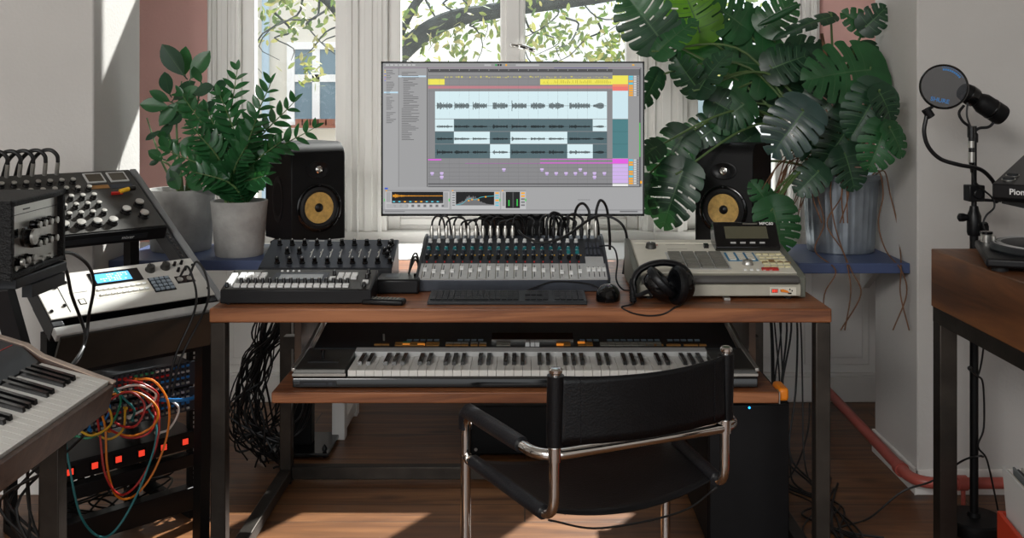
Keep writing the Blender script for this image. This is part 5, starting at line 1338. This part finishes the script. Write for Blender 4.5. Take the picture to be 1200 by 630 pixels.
for k, (a, c, wd) in enumerate(LA):
    y0 = 3.60+rp_.uniform(-.03, .06); A = pxA(*zq(*a), y0); B_ = pxA(*zq(*c), y0-rp_.uniform(.0, .04))
    L = (B_-A).length; b = MB(); nr = V((rp_.uniform(-.5, .3), -1, rp_.uniform(.1, .8)))
    oval_leaf(b, leaf_frame(A, B_, nr), L*1.03, wd/2.25*3.6/F*1.25*1.25, .2, .06, obov=-.12)
    b.tube([A, A+(A-B_)*.12+V((0, .01, 0))], .0022, 5)
    b.build('leaf', [leaf_mid if k % 3 else leaf_dark, vein_m], pA)
# --- zz plant in the front pot
pB = thing('potted_zz_plant', 'plant with glossy feathered stems in the smaller front concrete pot beside the left speaker', 'potted plant', (-1.022, 3.565, .76))
cB = V(pB.location); pot(pB, concrete, .084, .100, .195)
def pxB(px, py, y): return V(((px-615)*y/F, y, 1.32-(py-115)*y/F))-cB
tips = [(278, 82, 0), (317, 98, 1), (344, 120, 1), (368, 150, 1), (214, 112, 0), (226, 150, 0), (243, 128, 1), (258, 112, 1), (200, 178, 1), (300, 140, 1), (330, 165, 1), (288, 172, 1), (312, 205, 1), (222, 200, 1), (262, 200, 1)]
for k, (tx, ty2, lv) in enumerate(tips):
    y1 = 3.50+rp_.uniform(-.06, .10); y0 = 3.565
    base = pxB(278+rp_.uniform(-14, 14), 238, y0); base.z = .175; tip = pxB(tx, ty2, y1)
    mid = base*.5+tip*.5+V(((tip.x-base.x)*-.22, 0, .02)); pts = spline([base, mid, tip], 10)
    b = MB(); b.m = 1; b.tube(pts, [.0055-.0002*i for i in range(len(pts))], 6); b.m = 0
    n_ = 13; 
    for i in range(int(n_*.15), n_+1):
        t = i/n_; f_ = t*(len(pts)-1); i0 = min(int(f_), len(pts)-2); p = pts[i0].lerp(pts[i0+1], f_-i0); tg = (pts[i0+1]-pts[i0]).normalized()
        sd = tg.cross(V((rp_.uniform(-.2, .2), -1, rp_.uniform(-.3, .5)))).normalized()
        for s in (-1, 1):
            if i == n_ and s == 1: dr = tg
            else: dr = (sd*s*.9+tg*.75+V((0, rp_.uniform(-.35, .15), 0))).normalized()
            L = .060*(.75+.5*sin(pi*min(1, t*.9+.1)))*rp_.uniform(.85, 1.1)
            oval_leaf(b, leaf_frame(p, p+dr*L, V((rp_.uniform(-.3, .3), -.7, .8))), L, L*.44, .3, .08, 6, 1, vein=False)
    b.build('frond', [leaf_zz, stem_m], pB)
# --- monstera
pC = thing('potted_monstera', 'huge split leaved monstera with aerial roots in the ribbed zinc pot', 'potted plant', (1.163, 3.67, .76))
cC = V(pC.location); pot(pC, zinc, .118, .134, .285, .004, ribs=30, rim=True)
def pxC(px, py, y): return V(((px-615)*y/F, y, 1.32-(py-115)*y/F))-cC
def monstera(b, M, L, W, lobes=6, droop=.18, fold=.22, seed=0, holes=True, split=.46, gap=.26):
    q = random.Random(seed); old = b.T; b.T = old @ M; per = 12; N = lobes*per; nw = 10
    def hw(t):   # half width of the heart outline along the midrib, t from -.22 (shoulders) to 1
        if t <= 0: return .80*sqrt(max(0, 1-(t/.24)**2))**.8
        return .80*(1-t**2.3)**.85+.13*sin(pi*t)
    for s in (-1, 1):
        vs = []; fs = []
        for i in range(N+1):
            t = i/N
            lp = (t*lobes) % 1; e = abs(lp-.5)*2      # 1 at the gaps
            tipcut = 1-.13*e**3
            for j in range(nw+1):
                u_ = j/nw; w_ = hw(max(0, t*.98))*W*.5*1.2*u_*(1-(1-tipcut)*u_)
                x = s*w_
                yy = L*t*.97+(.16+.42*t)*sqrt(max(0, 1-t*.96))*W*.5*u_**1.25*1.25-.10*(1-t)**3*u_*W
                z = fold*abs(x)-.9*fold*abs(x)**2/(W*.5)-droop*(yy**2)/L-.012*(e**2)*u_*W+.02*W*sin(3*t+seed)*u_
                vs.append((x, yy, z))
        for i in range(N):
            lp = ((i+.5)/N*lobes) % 1; li = round((i+.5)/N*lobes); dg = min(lp, 1-lp)
            for j in range(nw):
                u_ = (j+.5)/nw; st0 = split+.14*((li*7+seed) % 3-1)
                cut = 0 < li < lobes and dg < gap*.5*min(1, .35+1.2*(u_-st0))
                if cut and u_ > st0: continue
                if holes and dg < .11 and .14 < u_ < .27 and li in (2, 3): continue
                a = i*(nw+1)+j; fs.append((a, a+1, a+nw+2, a+nw+1))
        b.m = 0; b.add(vs, fs)
        # basal shoulder behind the stalk
        P = []
        for i in range(7):
            a = i/6*R(108); row = []
            for j in range(5):
                u_ = j/4; rr = u_*W*.5*1.0*(.97-.10*i/6)
                x = s*rr*cos(a)*.985; yy = -rr*sin(a)*.62; row.append((x, yy, fold*abs(x)-.9*fold*abs(x)**2/(W*.5)-droop*yy*yy/L))
            P.append(row)
        b.grid(P)
        # veins
        b.m = 1
        for li in range(lobes):
            t = (li+.5)/lobes; pts = []
            i = int(t*N); 
            for j in range(0, nw-1, 2): pts.append(V(vs[i*(nw+1)+j])+V((0, 0, .0012)))
            if len(pts) > 1:
                wv = .0008; b.grid([[(p.x, p.y-wv, p.z), (p.x, p.y+wv, p.z)] for p in pts])
    b.grid([[(-.0028*(1-.8*t), L*t*.97, -droop*(L*t*.97)**2/L+.0018), (.0028*(1-.8*t), L*t*.97, -droop*(L*t*.97)**2/L+.0018)] for t in [k/12 for k in range(13)]])
    b.m = 0; b.T = old
# base px,py  tip px,py  width px, depth, normal, material, kind
ML = [
 ((771,42),(735,-6),70,3.62,(-.1,-1,.1),0), ((820,38),(800,-22),66,3.70,(.1,-1,.0),2), ((772,60),(812,18),40,3.60,(-.3,-.8,.5),1),
 ((900,78),(800,58),92,3.72,(.1,-1,.35),1), ((858,66),(886,8),70,3.78,(.1,-1,.2),0), ((818,104),(788,66),40,3.58,(-.6,-.8,.1),0),
 ((820,105),(848,56),44,3.56,(-.7,-.6,.3),0), ((770,88),(752,130),34,3.62,(.7,-.8,.1),0), ((905,85),(872,118),58,3.74,(-.2,-1,.1),0),
 ((905,80),(948,62),50,3.66,(.1,-1,.4),0), ((872,122),(838,148),48,3.62,(0,-1,.2),1), ((912,95),(905,150),64,3.72,(0,-1,.0),0),
 ((838,120),(880,142),46,3.62,(-.3,-.9,.4),0), ((942,130),(906,178),66,3.42,(-.05,-1,.35),3), ((1020,82),(960,86),84,3.52,(-.1,-1,.55),1),
 ((1015,32),(990,14),30,3.62,(0,-1,.1),1), ((1014,32),(1040,8),34,3.60,(.1,-1,.2),0), ((975,20),(905,36),26,3.60,(.1,-.6,.9),0),
 ((1028,108),(1000,160),60,3.29,(.05,-1,.25),0), ((1030,108),(1050,140),40,3.27,(.3,-1,.3),0), ((1036,152),(1020,198),50,3.25,(0,-1,.2),1),
 ((1042,150),(1062,182),32,3.24,(.3,-1,.4),1), ((985,108),(950,140),60,3.58,(-.2,-1,.2),0), ((1000,140),(965,196),60,3.52,(0,-1,.1),0),
 ((800,200),(774,266),60,3.50,(-.35,-1,.25),0), ((770,172),(748,186),34,3.52,(-.2,-.8,.6),0), ((906,244),(918,290),58,3.36,(.1,-1,.35),1),
 ((905,240),(935,258),36,3.38,(.2,-1,.4),1), ((898,236),(884,214),30,3.46,(0,-1,.4),1), ((838,150),(800,176),52,3.66,(-.1,-1,.2),0), ((880,160),(846,184),44,3.70,(0,-1,.2),0),
 ((930,60),(975,70),48,3.74,(0,-1,.3),0), ((960,70),(935,112),62,3.72,(-.2,-1,.2),0), ((870,30),(840,6),60,3.74,(.2,-1,.3),1), ((898,30),(930,0),46,3.72,(-.2,-1,.3),1),
 ((800,160),(766,210),52,3.62,(-.2,-1,.2),0), ((860,190),(900,196),40,3.74,(0,-1,.5),0), ((990,180),(1004,222),44,3.50,(0,-1,.3),0), ((950,165),(985,205),50,3.62,(0,-1,.2),0),
 ((960,200),(935,225),40,3.50,(0,-1,.3),0), ((880,95),(930,130),56,3.80,(0,-1,.1),1), ((835,20),(790,30),50,3.80,(0,-1,.2),0), ((1010,60),(1030,100),44,3.68,(0,-1,.2),0), ((752,212),(764,250),34,3.60,(0,-1,.2),0)]
leaf_grey = leafmat('shiny_grey_leaf', rgb(48, 70, 66), .3, .1)
LM = [leaf_dark, leaf_mid, leaf_light, leaf_grey]
for k, (a, c, wd, y, nr, mi_) in enumerate(ML):
    A = pxC(*a, y); B_ = pxC(*c, y-.02); L = (B_-A).length*1.0; W_ = wd*y/F*.94
    L = max(L, W_*.95)
    b = MB(); 
    n3 = V(nr)
    monstera(b, leaf_frame(A, B_, n3), L, W_*1.05, lobes=6 if wd > 50 else 5 if wd > 36 else 4, seed=k, droop=.16+.12*rp_.random(), fold=.25, holes=wd > 45)
    lf = b.build('leaf', [LM[mi_], vein_m], pC)
    cr = V((rp_.uniform(-.05, .05), rp_.uniform(-.04, .04), .265)); A2 = A.copy()
    mid = cr*.4+A2*.6+V(((cr.x-A2.x)*.12, .06, .02 if A2.z > .3 else .10))+V((0, .0, .16 if A2.x < -.45 and A2.z < .75 else 0))
    b = MB(); pts = spline([cr, mid, A2+V((0, .012, -.0)), A2], 8); b.tube(pts, [.0058-.00012*i for i in range(len(pts))], 7); b.build('petiole', stem_m, lf)
# rolled young leaf
b = MB(); b.tube(spline([pxC(888, 30, 3.6), pxC(905, 22, 3.6), pxC(925, 12, 3.6), pxC(938, 5, 3.6)], 5), [.003, .006, .009, .011, .0125, .0135, .014, .014, .0135, .0125, .011, .010, .009, .008, .006, .003], 10); b.build('rolled_leaf', leaf_mid, pC)
b = MB(); b.tube(spline([(0, 0, .26), (.01, -.0, .42), (-.03, .02, .62), (-.06, .03, .80)], 6), [.013-.0004*i for i in range(19)], 10); b.build('stem', bark_m, pC)
for k in range(9):   # aerial roots
    a = rp_.uniform(-.12, .12); yy = rp_.uniform(-.10, .0)
    dn = k < 5
    if dn: px_e = rp_.uniform(.02, .12)
    pts = [V((a, yy, .28)), V((a*1.15, -.13+.0, .30)), V((a*1.2+rp_.uniform(-.02, .02), -.155, .22)), V((a*1.1+rp_.uniform(-.05, .05), -.160, .12)), V((a+rp_.uniform(-.05, .05), -.20, .03))]
    if dn: pts += [V((min(.13, a+rp_.uniform(-.03, .03)), -.315, -.02)), V((min(.13, a+rp_.uniform(-.04, .04)), -.32, -.10)), V((min(.13, a+rp_.uniform(-.05, .05)), -.32, -.22))]
    else: pts = pts[:4]
    b = MB(); b.tube(spline(pts, 6), .0024, 6); b.build('aerial_root', bark_m, pC)
for k in range(22):   # thin hanging roots left of the pot
    x = rp_.uniform(-.30, -.12); b = MB(); b.tube(spline([(rp_.uniform(-.1, 0), -.02, .30+rp_.uniform(0, .08)), (x*.7, -.03, .36+rp_.uniform(-.05, .05)), (x, -.04, .28+rp_.uniform(-.06, .04)), (x-.03, -.03, .14+rp_.uniform(-.06, .06))], 5), .0018, 5); b.build('aerial_root', bark_m, pC)

# ============================================================ cables under the desk
rc_ = random.Random(21)
GC = 'black cables hanging in a bundle behind the left leg of the desk'
for k in range(34):
    x0_ = rc_.uniform(-.92, -.76); y0_ = rc_.uniform(3.49, 3.56)
    xm_ = -.885+rc_.uniform(-.05, .06); 
    pts = [(x0_*.4-.86*.6, 3.47, .71+rc_.uniform(-.0, .02)), (xm_+.02, y0_-.01, .62), (xm_-.01+rc_.uniform(-.03, .03), y0_-.02, .50), (-.95+rc_.uniform(-.06, .05), y0_-.0, .36+rc_.uniform(-.05, .05)), (-.99+rc_.uniform(-.06, .08), 3.50+rc_.uniform(-.03, .05), .20+rc_.uniform(-.05, .06)), (-.94+rc_.uniform(-.07, .10), 3.50+rc_.uniform(-.03, .05), .10+rc_.uniform(-.06, .06))]
    if k % 2: pts += [(-.86+rc_.uniform(-.05, .06), 3.53+rc_.uniform(-.02, .06), .16+rc_.uniform(-.05, .08)), (-.80+rc_.uniform(-.04, .05), 3.54+rc_.uniform(-.03, .03), .30+rc_.uniform(-.05, .10)), (-.76+rc_.uniform(-.03, .02), 3.52, .44+rc_.uniform(-.03, .05))]
    else: pts += [(-.90+rc_.uniform(-.12, .10), 3.55+rc_.uniform(-.03, .08), .01)]
    fixedcable('black cable in the bundle hanging behind the left desk leg', pts, rc_.choice((.0028, .0035, .004)), GC, n=6, sides=6)
GD = 'black cables lying and hanging behind the right leg of the desk'
for k in range(9):
    x0_ = .86+rc_.uniform(-.01, .10)
    pts = [(x0_, 3.50, .70-rc_.uniform(0, .1)), (x0_+.02, 3.52, .5), (x0_-.0+rc_.uniform(-.03, .04), 3.52, .28), (x0_+rc_.uniform(-.03, .04), 3.48, .08), (x0_+rc_.uniform(-.02, .06), 3.40, .007), (x0_+rc_.uniform(.03, .14), 3.22, .006), (x0_+rc_.uniform(-.02, .08), 3.02, .006), (x0_+rc_.uniform(-.01, .08), 2.80, .006)]
    fixedcable('black cable hanging and trailing on the floor behind the right desk leg', pts, rc_.choice((.0028, .0035)), GD, n=6, sides=6)
for k in range(5):
    x0_ = .98+rc_.uniform(-.04, .04)
    fixedcable('black cable hanging and trailing on the floor behind the right desk leg', [(x0_+.05, 3.3+k*.05, .006), (x0_+.0, 3.22+k*.03, .008), (x0_-.08, 3.14-k*.04, .007), (x0_+.02, 3.02-k*.05, .006), (x0_+.12, 2.98-k*.06, .006)], .0035, GD, n=6, sides=6)
fixedcable('thin black cable sloping down to the floor in front of the right recess', [(1.03, 3.6, .22), (1.01, 3.55, .14), (.96, 3.48, .06), (.90, 3.42, .01), (.84, 3.38, .006)], .003)
GE = 'cables on the floor behind the lower left synthesizer'
for k in range(9):
    pts = [(-1.25+rc_.uniform(-.1, .1), 2.62+rc_.uniform(-.1, .1), .42+rc_.uniform(-.1, .1)), (-1.30+rc_.uniform(-.1, .1), 2.60, .25), (-1.18+rc_.uniform(-.1, .1), 2.55+rc_.uniform(-.1, .1), .08), (-1.05+rc_.uniform(-.08, .05), 2.6, .02), (-1.15+rc_.uniform(-.1, .1), 2.75, .006)]
    fixedcable('black cable drooping to the floor behind the lower left synthesizer', pts, .004, GE, n=6, sides=6)
GFc = 'cables hanging inside the low rack'
for k in range(10):
    pts = [LRm @ V((rc_.uniform(-.42, -.05), .10+rc_.uniform(0, .1), .22)), LRm @ V((rc_.uniform(-.42, -.05), .06+rc_.uniform(0, .05), .14+rc_.uniform(-.02, .02))), LRm @ V((rc_.uniform(-.42, -.05), .08, .11)), LRm @ V((rc_.uniform(-.42, -.05), .12, .02))]
    fixedcable('loose cable tangled inside the open bottom of the low rack', pts, .0032, GFc, n=6, sides=6, m=rc_.choice((cable_black, dim_label, cable_black)))
